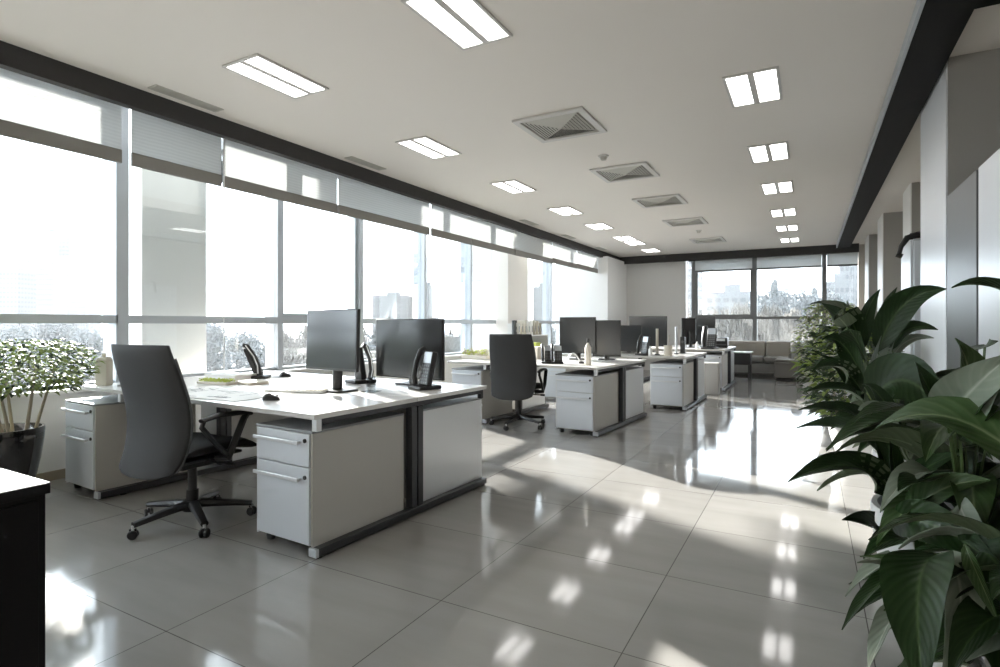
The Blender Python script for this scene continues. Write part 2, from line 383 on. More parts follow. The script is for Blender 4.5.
# ceiling fittings
def ceiling_light(x, y, label, group, first=[None]):
    if first[0] is None:
        t = thing('ceiling_light', label, 'ceiling light', (x, y, HC), group=group)
        f = MB(); a, b_ = .18, .31
        for bx in (((-a,-b_),(a,-b_+.02)), ((-a,b_-.02),(a,b_)), ((-a,-b_+.02),(-a+.02,b_-.02)), ((a-.02,-b_+.02),(a,b_-.02))):
            f.box((bx[0][0],bx[0][1],-.014), (bx[1][0],bx[1][1],-.0005), 'lframe')
        f.build('frame', t, .002); MB().box((-.022,-b_+.02,-.012),(.022,b_-.02,-.0008),'lframe').build('centre_bar', t, .002)
        for s in (-1, 1):
            MB().box((min(s*.0222, s*.1598), -b_+.02, -.008), (max(s*.0222, s*.1598), b_-.02, -.001), 'light').build('diffuser', t)
        first[0] = t; return t
    return dup(first[0], loc=(x, y, HC), label=label, group=group)
g1, g2 = 'recessed lights in the row near the windows', 'recessed lights in the row by the black beam'
ceiling_light(-1.75, 2.69, 'large bright recessed twin light at the top centre, nearest the camera', 'recessed light over the aisle')
for i, y in enumerate([2.71, 4.52, 6.32, 8.06, 9.62, 11.2, 11.95, 13.35]):
    ceiling_light(-3.30, y, ['recessed light nearest the camera in the window-side row', 'second recessed light from the camera in the window-side row',
        'third recessed light in the window-side row', 'fourth recessed light in the window-side row', 'fifth recessed light in the window-side row',
        'sixth recessed light in the window-side row, small with distance', 'seventh recessed light in the window-side row, second from the far end', 'last recessed light of the window-side row, next to the far bulkhead'][i], g1)
for i, y in enumerate([4.54, 6.32, 8.0, 9.82, 11.43, 13.1]):
    ceiling_light(-.365, y, ['largest recessed light in the row beside the black beam', 'second recessed light along the black beam', 'third recessed light along the black beam',
        'fourth recessed light along the black beam', 'fifth recessed light along the black beam', 'farthest recessed light along the black beam'][i], g2)
def air_vent(x, y, label, first=[None]):
    if first[0]: return dup(first[0], loc=(x, y, HC), label=label)
    t = thing('air_vent', label, 'air vent', (x, y, HC), group='square louvred air vents in the middle of the ceiling')
    a = .32; f = MB()
    for bx in (((-a,-a),(a,-a+.055)), ((-a,a-.055),(a,a)), ((-a,-a+.055),(-a+.055,a-.055)), ((a-.055,-a+.055),(a,a-.055))):
        f.box((bx[0][0],bx[0][1],-.022), (bx[1][0],bx[1][1],-.0005), 'lframe')
    f.build('frame', t, .004)
    MB().box((-.265,-.265,-.004), (.265,.265,-.001), 'dark').build('backing', t)
    for k in range(4):
        l = MB(); R = Matrix.Rotation(k*PI/2, 4, 'Z'); q = .014 if k == 1 else .0265
        for j in range(9):
            d = .262-.028*j; w = d-.002
            if w < .03: break
            zc = -.006-.0022*j
            l.add([(-w, -d, zc), (w, -d, zc), (w-q, -d+q, zc-.009), (-w+q, -d+q, zc-.009),
                   (-w, -d, zc+.002), (w, -d, zc+.002), (w-q, -d+q, zc-.007), (-w+q, -d+q, zc-.007)],
                  [(0,1,2,3),(4,7,6,5),(0,4,5,1),(2,6,7,3),(1,5,6,2),(0,3,7,4)], 'vent', R)
        l.tube([R.inverted() @ (R @ Vector((-.264, -.264, -.006))), (0, 0, -.030)], .005, 'vent', 6, R)
        l.build('louvre', t)
    first[0] = t; return t
air_vent(-1.92, 4.57, 'largest square air vent, nearest the camera')
for y, lb in ((6.34, 'second square air vent, beyond the ceiling sensor'), (8.05, 'third square air vent from the camera'), (9.9, 'fourth square air vent, before the small far sensor'), (12.3, 'farthest square air vent near the far bulkhead')):
    air_vent(-1.86, y, lb)
def slot_vent(y0, y1, label, x=-4.23):
    t = thing('slot_vent', label, 'air vent', (x, (y0+y1)/2, HC), group='narrow slot vents beside the window bulkhead')
    h = (y1-y0)/2; f = MB()
    for a, b_ in (((-.055,-h),(-.045,h)), ((.045,-h),(.055,h)), ((-.045,-h),(.045,-h+.012)), ((-.045,h-.012),(.045,h))):
        f.box((a[0],a[1],-.008), (b_[0],b_[1],-.0005), 'vent')
    f.build('frame', t); MB().box((-.045,-h+.012,-.003),(.045,h-.012,-.001),'dark').build('backing', t)
    s = MB()
    for k in range(4): s.box((-.036+.02*k, -h+.012, -.009), (-.026+.02*k, h-.012, -.003), 'vent')
    s.build('slats', t)
slot_vent(2.36, 2.90, 'dark slot vent nearest the camera, above the first blinds')
slot_vent(4.36, 4.90, 'second slot vent along the window bulkhead')
slot_vent(8.4, 8.95, 'third slot vent along the window bulkhead')
slot_vent(10.2, 10.75, 'fourth slot vent along the window bulkhead')
slot_vent(12.2, 12.7, 'farthest slot vent along the window bulkhead')
def sensor(x, y, label):
    t = thing('smoke_detector', label, 'smoke detector', (x, y, HC), group='round ceiling sensors')
    MB().lathe([(.001,-.012),(.05,-.012),(.055,-.006),(.055,-.0005)], 'lframe', 24).build('base', t, smooth=True)
    MB().lathe([(.001,-.05),(.022,-.048),(.032,-.035),(.034,-.012)], 'vent', 20).build('dome', t, smooth=True)
sensor(-1.88, 5.62, 'small round ceiling sensor between the first two square vents')
sensor(-1.82, 10.95, 'tiny round ceiling sensor past the fourth square vent')

# right side: pillars, lockers, tall cabinets
def pier(y0, y1, x0, m='white', shade_m='taupe'):  # window-lit side face pale, unlit front darker: the light is in the colours
    o = MB().box((x0+.012, y0, 0), (XR, y1, HC), shade_m).box((x0, y0, 0), (x0+.012, y1, HC), m).build('column', None, .003); return struct(o)
pier(4.64, 5.60, .78, 'panel', 'taupe')
pier(8.54, 9.2, 1.09); pier(10.65, 11.4, 1.0); pier(13.1, 13.9, 1.0)
def tall_cabinet(y0, y1, m, label, seam='right'):
    t = thing('tall_cabinet', label, 'cabinet', (.80, (y0+y1)/2, 0), group='tall cabinets along the right wall')
    h = (y1-y0)/2
    MB().box((.02, -h+.004, .0), (.58, h-.004, 2.035), 'plastic_g').build('body', t)
    d = MB().box((-.018, -h+.012, .06), (.018, h-.012, 2.03), m).build('door', t, .003)
tall_cabinet(3.865, 4.63, 'steel', 'tall grey metallic cabinet beside the near white pillar')
tall_cabinet(2.55, 3.845, 'panel', 'tall white cabinet right of the grey metallic one, cut by the picture edge')
t = thing('locker', 'narrow pale grey locker standing beyond the near white pillar', 'locker', (.97, 6.45, 0))
MB().box((-.165, -.30, .02), (.30, .30, 1.96), 'alu').build('body', t, .005)
MB().box((-.185, -.29, .04), (-.167, .29, 1.95), 'panel').build('door', t, .003)
MB().box((-.16, -.312, .04), (.28, -.302, 1.94), 'ped_front').build('side_panel', t, .003)
a = thing('bracket_arm', 'black curved bracket arm on top of the pale grey locker', 'bracket', (.87, 6.3, 1.96))
MB().tube([(.10, 0, .005), (.05, 0, .045), (-.02, 0, .05), (-.09, 0, .03), (-.14, -.02, -.05), (-.155, -.02, -.12)], [.020,.026,.030,.028,.022,.018], 'plastic', 10).build('arm', a, smooth=True)
MB().tube([(-.175, -.02, -.12), (-.13, -.02, -.14)], .022, 'plastic', 8).build('clip', a, smooth=True)
MB().tube([(.02, 0, .085), (-.07, 0, .06)], .010, 'chrome', 8).build('rod', a, smooth=True)

# ================================================================= OUTSIDE
# added unseen slab, skewed along the sun to narrow the sunlit floor wedge
struct(MB().prism([(-5.62, 1.95+2.81), (-5.62, 3.74+2.81), (-10.75, 3.74+5.375), (-10.75, 3.12+5.375), (-12.6, 3.12+6.3), (-12.6, 1.95+6.3)], 4.66, 4.9, 'bldg').build('sun_wedge_blocker'))
struct(MB().box((-700, -400, -22.5), (500, 900, -22), 'ground_out').build('ground'))
def tower(x, y, w, d, zt, label, name='skyscraper', g='hazy towers far beyond the windows', rot=0, fl=3.4, cols=8):
    t = thing(name, label, 'building', (x, y, -22), rot, group=g)
    H = zt+22
    MB().box((-w/2,-d/2,0), (w/2,d/2,H), 'bldg').box((-w/6,-d/6,H),(w/6,d/6,H+3),'bldg').build('walls', t)
    b_ = MB(); n = int(H/fl)
    cw = w/cols; cd = d/cols
    for k in range(n):
        z = k*fl+1.2
        for c_ in range(cols):
            xa = -w/2+cw*(c_+.18); ya = -d/2+cd*(c_+.18)
            b_.box((xa, -d/2-.12, z), (xa+cw*.64, -d/2-.02, z+1.5), 'bglass')
            b_.box((w/2+.02, ya, z), (w/2+.12, ya+cd*.64, z+1.5), 'bglass')
    b_.build('window_bands', t)
    return t
def dirp(bearing, dist):                      # a bearing (tangent from the room's long view) to a ground point
    s_, c_ = math.sin(math.radians(28.97)), math.cos(math.radians(28.97))
    return ((-s_+bearing*c_)*dist, (c_+bearing*s_)*dist)
for u, dist, w, zt, lb in ((-.865, 420, 22, 62, 'tall pale tower seen at the far left edge of the left pane'), (-.835, 460, 24, 78, 'tall pale tower second from the left in the left pane'),
        (-.80, 380, 12, 46, 'slim pale tower with banded windows in the left pane'), (-.775, 500, 26, 84, 'widest pale tower in the middle of the left pane'),
        (-.745, 430, 16, 52, 'pale tower rightmost in the left pane'), (-.19, 420, 26, 22, 'low pale block seen beside the far mullion above the monitor'),
        (-.13, 430, 16, 30, 'pale tower just above the large dark monitor'), (.075, 380, 12, 26, 'faint slender block seen past the second column')):
    x, y = dirp(u, dist); tower(x, y, w, w, zt, lb, rot=.5)
for u, dist, w, zt, lb in ((.415, 210, 17, 13, 'white apartment block left in the far window'), (.605, 200, 9, 16, 'white slab block right in the far window'),
        (.632, 215, 10, 26, 'taller white apartment tower at the right edge of the far window'), (.345, 250, 6, 30, 'faint slim tower beside the left far mullion')):
    x, y = dirp(u, dist); tower(x, y, w, 12, zt, lb, 'apartment_building', 'white apartment blocks beyond the far window', fl=3.0, cols=6)
def crown_mesh(name, seed, n, rx, rz, m, kind):
    """an open crown of many small leaf and twig clusters gathered on boughs"""
    r = random.Random(seed); b_ = MB(); boughs = []
    for i in range(26):
        th = r.random()*2*PI; v = (i+.5)/26
        if kind == 1: z = v*rz*2; rad = rx*(1-v)*.55; s_ = rx*(.60*(1-v)+.14)
        else: z = rz*(1-math.cos(PI*v)); rad = rx*math.sin(PI*v)*.62; s_ = rx*r.uniform(.36,.52)
        boughs.append((Vector((rad*math.cos(th), rad*math.sin(th), z)), s_))
    for i in range(n):
        c_, q = r.choice(boughs); d = Vector((r.gauss(0,1), r.gauss(0,1), r.gauss(0,1))).normalized()
        p = c_+d*q*(.45+.6*r.random()); s_ = .20*(.5+r.random()); sz = 2.6 if kind == 2 else .8
        R = Matrix.Rotation(r.uniform(-.5,.5) if kind == 2 else r.random()*6, 4, Vector((r.random()-.5, r.random()-.5, 0 if kind == 2 else r.random()-.5)).normalized())
        w_ = s_*(.45 if kind == 2 else 1)
        b_.add([(-w_,0,-s_*.4*sz),(w_,0,-s_*.3*sz),(0,w_*.8,s_*.5*sz),(0,-w_*.8,s_*.6*sz)], [(0,1,2),(0,2,3),(0,3,1),(1,3,2)], m, Matrix.Translation(p) @ R)
    return b_.build(name)
protos = []
for k, (con, m, nm) in enumerate(((False, 'tree', 'round'), (True, 'tree', 'conifer'), (False, 'reed', 'bare'))):
    t = thing('tree', '', 'tree', (0, 0, -100))
    c_ = crown_mesh('crown', 40+k, 5200, 3.6 if not con else 2.8, 4.5 if not con else 6.5, m, k); c_.parent = t; c_.location = (0, 0, 3)
    MB().tube([(0,0,0), (.1,0,3), (0,.1,8)], [.35,.28,.1], 'stemw', 7).build('trunk', t)
    protos.append(t)
rt = random.Random(5); nt_ = [0, 0, 0]
def tree(k, u, dist, top, label, group):
    x, y = dirp(u, dist); H_ = (12 if k != 1 else 16)
    sc_ = (top+22)/H_
    if nt_[k] == 0: t = protos[k]; t['label'] = label; t['group'] = group; t.location = (x, y, -22)
    else: t = dup(protos[k], loc=(x, y, -22), label=label, group=group)
    t.rotation_euler = (0, 0, rt.random()*6); s_ = sc_; q = .95 if 'left windows' in group else .62; t.scale = (s_*q, s_*q, s_); nt_[k] += 1
# the wood below the left windows
for i in range(40):
    u = -1.0 + 1.28*(i % 20)/19 + (.035 if i >= 20 else 0); far = i >= 20
    tree(0 if rt.random() < .75 else 2, u, (112+8*(i % 2)) if not far else (64+8*(i % 2)), rt.uniform(-3, 0) if not far else rt.uniform(-9, -5.5),
         'pale hazy tree in the wood beyond the left windows', 'hazy trees beyond the left windows')
for u, d_, top in ((.475, 120, 4.8), (.49, 105, 9.0), (.505, 118, 5.5), (.545, 110, 4.5), (.562, 115, 8.2), (.585, 120, 5), (.46, 112, 3.2), (.53, 125, 3.4), (.61, 118, 3.6)):
    tree(1 if top > 8 else 0, u, d_, top, 'grey tree standing above the rail of the far window', 'grey trees in the upper far window')
for i in range(18):
    u = .30+.36*(i % 9)/8 + (.02 if i >= 9 else 0)
    tree(2, u, (72+10*(i % 2)) if i < 9 else (40+8*(i % 2)), rt.uniform(0.0, 1.2) if i < 9 else rt.uniform(-3.5, -2),
         'bare pale winter tree behind the lower far window', 'bare pale trees behind the lower far window')

# ================================================================= DESKS
def pedestal_proto():
    t = thing('drawer_pedestal', '', 'drawer unit')
    w, d, h = .46, .70, .60                       # front face at y = 0, left edge at x = 0, foot at z = .05
    MB().box((.014, .016, .05), (w-.014, d, .634), 'ped').build('body', t, .003)
    MB().box((.0, .004, .045), (.0135, d, .634), 'silver').build('side_panel', t, .002)
    MB().box((w-.0135, .004, .045), (w, d, .634), 'ped').build('side_panel', t, .002)
    MB().box((-.002, -.002, .635), (w+.002, d+.002, .648), 'ped_top').build('top', t, .003)
    for z0, z1, hz in ((.462, .632, .585), (.06, .456, .395)):
        f = MB().box((.015, -.006, z0), (w-.015, .014, z1), 'ped_front').build('drawer', t, .003)
        MB().box((.02, -.036, hz-.010), (w-.07, -.026, hz+.010), 'silver').box((.03, -.03, hz-.006), (.04, -.004, hz+.006), 'silver').box((w-.09, -.03, hz-.006), (w-.08, -.004, hz+.006), 'silver').build('handle', f, .003)
        MB().lathe([(.001,0),(.011,0),(.011,.006),(.001,.006)], 'plastic', 14, TR(w-.045, -.006, hz+.012, rx=PI/2)).build('lock', f)
    for x, y in ((.05, .06), (w-.05, .06), (.05, d-.06), (w-.05, d-.06)):
        MB().lathe([(.001,.0),(.022,.002),(.026,.025),(.022,.044)], 'plastic', 12, TR(x, y, 0)).build('foot', t, smooth=True)
    return t
PED = pedestal_proto(); ped_used = False
def ped(x, y, rz, label, group):
    global ped_used
    if ped_used: o = dup(PED, label=label, group=group)
    else: o = PED; o['label'] = label; o['group'] = group; ped_used = True
    o.location = (x, y, 0); o.rotation_euler = (0, 0, rz); return o
def desk(x1, y0, W, D, rz, label, labs, ly=0.0, pw=.46):
    """near right-hand corner (x1, y0) of the worktop, W long to the left, D deep; pedestals under both ends"""
    t = thing('desk', label, 'desk', (x1, y0, 0), rz, group='white double desks'); e = .034
    MB().box((-W, 0, .712), (0, D/2-.004, .738), 'desk_top').box((-W, -.0015, .7125), (0, 0, .7375), 'desk_edge').build('tabletop', t, .002)
    MB().box((-W, D/2+.004, .712), (0, D, .738), 'desk_top').build('tabletop', t, .002)
    for x in (-.046, -W+e+pw+.03):
        MB().box((x+.006, .05, .684), (x+.04, D-.05, .711), 'frame').build('side_beam', t, .003)
        MB().box((x, D/2-.055, .055), (x+.05, D/2-.006, .684), 'frame').build('leg', t, .003)
        MB().box((x, D/2+.006, .055), (x+.05, D/2+.055, .684), 'frame').build('leg', t, .003)
        q = ly if x < -.5 else 0; MB().box((x, .02+q, .012), (x+.058, D-.02, .052), 'frame').box((x, q, .010), (x+.058, .02+q, .054), 'alu').build('base_rail', t, .003)
        for y in (.04, D-.04): MB().lathe([(.001,0),(.02,0),(.02,.012),(.001,.012)], 'plastic', 12, TR(x+.03, y, 0)).build('foot', t)
        MB().box((x+.008, .015, .649), (x+.044, .048, .711), 'silver').build('spacer', t, .002); MB().box((x+.008, D-.07, .649), (x+.04, D-.04, .711), 'frame').build('spacer', t, .002)
    MB().box((-W+.61, D/2-.03, .684), (-.06, D/2+.03, .711), 'frame').build('cross_beam', t, .003)
    if labs[4]: MB().box((-W+.66, D/2-.009, .28), (-.62, D/2+.009, .66), 'ped').build('modesty_panel', t, .002)
    R = Matrix.Translation((x1, y0, 0)) @ Matrix.Rotation(rz, 4, 'Z')
    def at(x, y): v = R @ Vector((x, y, 0)); return v.x, v.y
    g = 'drawer units under the desks'
    e = .034
    if labs[0]: ped(*at(-e-pw, .012), rz, labs[0], g)
    if labs[1]: ped(*at(-e, D-.012), rz+PI, labs[1], g)
    if labs[2]: ped(*at(-W+e+.02, .012+ly), rz, labs[2], g)
    if labs[3]: ped(*at(-W+e+.02+pw, D-.012), rz+PI, labs[3], g)
    return t
desk(-2.20, 2.03, 2.60, 1.60, -math.radians(2.8), 'large white double desk nearest the camera, with papers, phones and two monitors',
  ['white drawer unit at the near right corner of the front desk', 'drawer unit under the far right corner of the front desk', 'white drawer unit at the left end of the front desk, behind the first chair', 'drawer unit under the far left corner of the front desk', 1], -.13)
desk(-1.975, 5.68, 2.0, 1.62, -math.radians(4), 'white double desk in the middle of the room, behind the second chair',
  ['white drawer unit facing us at the right end of the middle desk', 'drawer unit under the far right corner of the middle desk', 'drawer unit at the left end of the middle desk, left of the second chair', 'drawer unit under the far left corner of the middle desk', 0])
desk(-1.50, 8.0, 2.3, 1.62, -math.radians(1), 'white double desk third from the camera, with the pencil cup',
  ['white drawer unit at the near right corner of the third desk, lit by sun', 'drawer unit under the far right corner of the third desk', 'drawer unit at the left end of the third desk', None, 0])
desk(-1.34, 10.7, 2.3, 1.8, 0, 'farthest white double desk, nearest the sofa',
  ['drawer unit at the near right corner of the farthest desk', 'pale drawer unit under the far right corner of the farthest desk', None, None, 0])
t = tag(MB().box((-.14, 0, .0), (.14, .012, .52), 'taupe').box((-.14, .012, 0), (-.128, .26, .52), 'taupe').box((.128, .012, 0), (.14, .26, .52), 'taupe').box((-.128, .248, 0), (.128, .26, .52), 'taupe').box((-.128, .012, 0), (.128, .248, .01), 'taupe').box((-.128,.06,.01),(.128,.2,.535),'paper').build('paper_bin', None, .004),
        'brown open bin with papers standing between the third and farthest desks', 'bin'); t.location = (-1.50, 10.1, 0)

# ================================================================= OFFICE CHAIRS
def sheet(fn, nu, nv, th, m, mb):
    """closed slab over fn(u, v) -> (point, normal)"""
    a = []; b_ = []
    for j in range(nv+1):
        for i in range(nu+1):
            p, n = fn(i/nu, j/nv); a.append(p+n*th(i/nu, j/nv)); b_.append(p-n*th(i/nu, j/nv))
    n0 = len(a); W = nu+1; fs = []
    for j in range(nv):
        for i in range(nu):
            q = (j*W+i, j*W+i+1, (j+1)*W+i+1, (j+1)*W+i); fs.append(q); fs.append(tuple(n0+k for k in reversed(q)))
    rim = [i for i in range(W)]+[j*W+nu for j in range(1, nv+1)]+[nv*W+i for i in range(nu-1, -1, -1)]+[j*W for j in range(nv-1, 0, -1)]
    for k in range(len(rim)):
        p, q = rim[k], rim[(k+1) % len(rim)]; fs.append((q, p, n0+p, n0+q))
    mb.add([tuple(v) for v in a+b_], fs, m); return mb
def office_chair(loc, rz, label, lift=0.0):
    t = thing('office_chair', label, 'office chair', loc, rz, group='high-backed black office chairs')
    # faces +Y; backrest at -Y
    def prof(v):       # height fraction -> y, z
        z = .34+.745*v
        y = -.315+.085*math.sin(PI*min(1, v**.8))**1.3-.035*v
        return y, z
    def back(u, v):
        y, z = prof(v); w = .268+.016*math.sin(PI*v)-.030*(1-v)**3-.018*v*v
        x = (u-.5)*2*w; cv = .030*(2*u-1)**2
        # round the lower corners of the shell
        if v < .14: z += (.14-v)*1.2*abs(2*u-1)**3*.25
        return Vector((x, y+cv, z)), Vector((0, -1, 0.12)).normalized()
    th = lambda u, v: .034*(1-abs(2*u-1)**6*.75)*(1-.35*abs(2*v-1)**8)
    sheet(back, 14, 18, th, 'fabric', MB()).build('backrest', t, smooth=True, bevel=.006)
    edge = [back(u_, v_)[0]+Vector((-.004, .012, 0)) for u_, v_ in [(1, v/10) for v in range(0, 10)]]
    MB().tube(edge, .009, 'plastic_g', 6).build('back_trim', t, smooth=True); MB().tube([back(0, v/10)[0]+Vector((.004,.012,0)) for v in range(10)], .009, 'plastic_g', 6).build('back_trim', t, smooth=True)
    def seat(u, v):
        x = (u-.5)*.49*(1-.10*(v-.5)**2); y = -.20+.47*v
        z = .455+.012*(2*u-1)**2-.05*max(0, v-.78)**1.5*6+.01*math.sin(PI*v)
        return Vector((x, y, z)), Vector((0, 0, 1))
    sheet(seat, 12, 12, lambda u, v: .036*(1-.5*abs(2*u-1)**6)*(1-.5*abs(2*v-1)**6), 'fabric_b', MB()).build('seat', t, bevel=.006)
    MB().box((-.19, -.20, .400), (.19, .20, .418), 'plastic').box((-.09, -.13, .345), (.09, .12, .402), 'plastic').box((-.035, -.25, .37), (.035, -.12, .40), 'plastic').tube([(0, -.225, .385), (0, -.235, .46), (0, -.225, .60)], .028, 'plastic', 8).build('mechanism', t, .006)
    MB().tube([(.09, .02, .375), (.26, .05, .37)], .007, 'plastic', 6).tube([(.25, .05, .37), (.30, .055, .368)], .012, 'plastic', 8).build('lever', t, smooth=True)
    for s in (-1, 1):
        a = MB().tube([(s*.19, .02, .405), (s*.285, .02, .415), (s*.30, .05, .50), (s*.295, .12, .63), (s*.29, .15, .655)], [.020,.020,.018,.018,.016], 'plastic', 8, flat=1.2)
        a.tube([(s*.285, .02, .425), (s*.30, -.08, .52), (s*.295, -.16, .62), (s*.29, -.14, .66)], [.015,.015,.015,.014], 'plastic', 8)
        a.tube([(s*.29, -.16, .655), (s*.29, -.05, .672), (s*.285, .10, .668), (s*.28, .185, .650)], [.022,.028,.028,.020], 'plastic', 10, flat=.55)
        a.build('armrest', t, smooth=True)
    MB().lathe([(.001,.345),(.026,.345),(.026,.20),(.034,.20),(.034,.09),(.001,.09)], 'plastic', 16).build('gas_lift', t, .002)
    b_ = MB().lathe([(.001,.07),(.055,.075),(.060,.115),(.042,.135),(.001,.137)], 'plastic', 20)
    for k in range(5):
        q = math.radians(46+72*k)
        b_.tube([(math.cos(q)*.04, math.sin(q)*.04, .112), (math.cos(q)*.18, math.sin(q)*.18, .098), (math.cos(q)*.33, math.sin(q)*.33, .078)], [.034,.028,.022], 'plastic', 8, flat=.8)
    b_.build('star_base', t, smooth=True)
    for k in range(5):
        q = math.radians(46+72*k); R = TR(math.cos(q)*.33, math.sin(q)*.33, 0, q+.9)
        c_ = MB()
        for s in (-1, 1): c_.lathe([(.001,-.009),(.022,-.009),(.026,-.004),(.026,.004),(.022,.009),(.001,.009)], 'plastic', 18, R @ TR(s*.014, 0, .0265, ry=PI/2))
        c_.tube([(0,0,.075),(0,0,.045)], .009, 'silver', 8, R).box((-.005,-.018,.03),(.005,.018,.058),'plastic', R)
        c_.build('caster', t, smooth=True)
    return t
ch1 = office_chair((-3.28, 2.07, 0), math.radians(4), 'black high-backed swivel office chair in the foreground, at the front desk')
ch2 = dup(ch1, loc=(-3.0, 5.88, 0), rz=math.radians(9), label='black swivel office chair with its back to us at the middle desk')

# ================================================================= ON THE DESKS
ZT = .739
def monitor(x, y, rz, w, h, zb, label, tilt=0.0, neck=True):
    t = thing('monitor', label, 'monitor', (x, y, ZT), rz, group='black desktop monitors')
    z0 = zb-.74; T = Matrix.Translation((0, 0, z0)) @ Matrix.Rotation(tilt, 4, 'X')       # screen faces -Y
    MB().box((-w/2, -.012, 0), (w/2, .012, h), 'plastic', T).box((-w/2+.04, .012, .05), (w/2-.04, .03, h-.05), 'plastic', T).build('casing', t, .004)
    MB().box((-w/2+.010, -.0145, .018), (w/2-.010, -.0122, h-.010), 'screen', T).build('screen', t)
    MB().tube([(0, .05, .01), (0, .052, z0+h*.45)], .034, 'plastic', 12).box((-.03, .02, z0+h*.3), (.03, .055, z0+h*.5), 'plastic').build('stand_neck', t, .003)
    MB().box((-.11, -.04, 0), (.11, .14, .012), 'plastic').build('stand_base', t, .005)
    return t
def phone(x, y, rz, label, s=1.0, lean=.22, cat_g='desk phones'):
    t = thing('desk_phone', label, 'phone', (x, y, ZT), rz, group=cat_g); t.scale = (s, s, s)
    MB().prism([(-.07,-.07),(.07,-.07),(.07,.08),(-.07,.08)], 0, .022, 'plastic').build('base', t, .006)
    T = Matrix.Translation((0, -.01, .02)) @ Matrix.Rotation(-lean, 4, 'X')
    MB().box((-.028, -.012, 0), (.065, .022, .205), 'plastic', T).build('body', t, .006)
    MB().box((-.020, -.0155, .135), (.060, -.0125, .20), 'alu', T).build('display', t, .001)
    k = MB()
    for i in range(4):
        for j in range(6): k.box((-.018+.020*i, -.0172, .012+.020*j), (-.005+.020*i, -.0125, .024+.020*j), 'alu_dark', T)
    k.box((-.022, -.0150, .006), (.062, -.0122, .132), 'plastic', T).build('keypad', t)
    MB().tube([T @ Vector(v) for v in ((-.052,-.020,.0), (-.053,-.038,.05), (-.053,-.040,.13), (-.052,-.022,.205), (-.050,-.002,.222))], [.017,.015,.014,.017,.016], 'plastic', 10).build('handset', t, smooth=True)
    MB().tube([T @ Vector(v) for v in ((-.068,-.022,.01), (-.069,-.040,.06), (-.069,-.041,.13), (-.067,-.020,.215))], .004, 'silver', 6).build('handset_trim', t, smooth=True)
    return t
phone(-2.40, 3.22, -.35, 'upright black desk phone in front of the large dark monitor on the front desk', 1.2)
phone(-4.10, 3.16, 2.15, 'black desk phone near the window, left of the near monitor', 1.25, .40)
monitor(-2.85, 2.78, -.10, .53, .415, .885, 'flat monitor facing us in the middle of the front desk', -.03)
monitor(-2.66, 3.38, -.08, .68, .45, .79, 'large dark monitor on the far side of the front desk, behind the upright phone', 0)
phone(-3.08, 3.32, 2.8, 'dark phone half hidden behind the near monitor', 1.25, .15)
def mouse(x, y, rz, label):
    t = thing('computer_mouse', label, 'computer mouse', (x, y, ZT), rz, group='black computer mice')
    b_ = MB(); vs = []; fs = []; N_ = 14; K = 7
    for k in range(K+1):
        ph = k/K*PI/2
        for i in range(N_):
            q = 2*PI*i/N_; vs.append((.030*math.cos(ph)**.6*math.cos(q), .052*math.cos(ph)**.6*math.sin(q), .034*math.sin(ph)*(1-.25*math.sin(q))))
    for k in range(K):
        for i in range(N_): fs.append((k*N_+i, k*N_+(i+1)%N_, (k+1)*N_+(i+1)%N_, (k+1)*N_+i))
    fs.append(tuple(range(N_-1,-1,-1)))
    b_.add(vs, fs, 'plastic').build('body', t, smooth=True)
    MB().tube([(0,.030,.030),(0,.040,.026)], .004, 'plastic_g', 8).build('scroll_wheel', t)
mouse(-2.86, 2.30, -1.0, 'black computer mouse beside the papers at the front edge of the front desk')
mouse(-4.02, 3.38, -1.1, 'black computer mouse near the window side of the front desk')
def sheet_of(x, y, w, d, rz, label, th=.002, m='paper', group='papers on the front desk', lines=True, name='paper_sheet', z=ZT):
    t = thing(name, label, 'paper' if name == 'paper_sheet' else name.replace('_', ' '), (x, y, z), rz, group=group)
    MB().box((-w/2, -d/2, 0), (w/2, d/2, th), m).build('page', t)
    if lines:
        r = random.Random(int(x*100+y*77)); l = MB()
        for k in range(16):
            a = r.uniform(-w*.42, w*.3); b_ = r.uniform(-d*.42, d*.36); 
            if r.random() < .5: l.box((a, b_, th), (a+r.uniform(.04, w*.35), b_+.006, th+.0006), 'lines')
            else: l.box((a, b_, th), (a+.006, min(d*.45, b_+r.uniform(.04, d*.4)), th+.0006), 'lines')
        l.build('drawing', t)
    return t
sheet_of(-3.30, 2.33, .62, .40, .05, 'large plan sheet with drawn lines beside the first chair', .003)
sheet_of(-3.72, 2.42, .40, .30, -.3, 'loose printed sheet left of the large plan sheet', .002)
sheet_of(-3.18, 2.62, .30, .21, .25, 'loose printed sheet between the plan and the far phone', .002)
sheet_of(-2.98, 2.95, .30, .21, .5, 'printed sheet lying behind the near monitor stand', .002)
sheet_of(-4.05, 3.12, .42, .30, -.4, 'sheet lying under the phone near the window', .0008, lines=False)
t = thing('keyboard', 'white keyboard in front of the near monitor', 'keyboard', (-3.05, 2.66, ZT+.003), .35)
MB().box((-.21,-.06,0),(.21,.06,.014),'paper').build('body', t, .004)
k = MB()
for i in range(14):
    for j in range(4): k.box((-.20+.029*i, -.052+.027*j, .014), (-.178+.029*i, -.032+.027*j, .019), 'cream')
part(k.build('keys', t), 'cream keys')
t = thing('clear_stand', 'clear acrylic block beside the near monitor stand', 'stand', (-2.62, 2.92, ZT), .1)
MB().box((-.05,-.05,0),(.05,.05,.004),'acrylic').box((-.004,-.05,.004),(.0,.05,.10),'acrylic').build('panel', t)
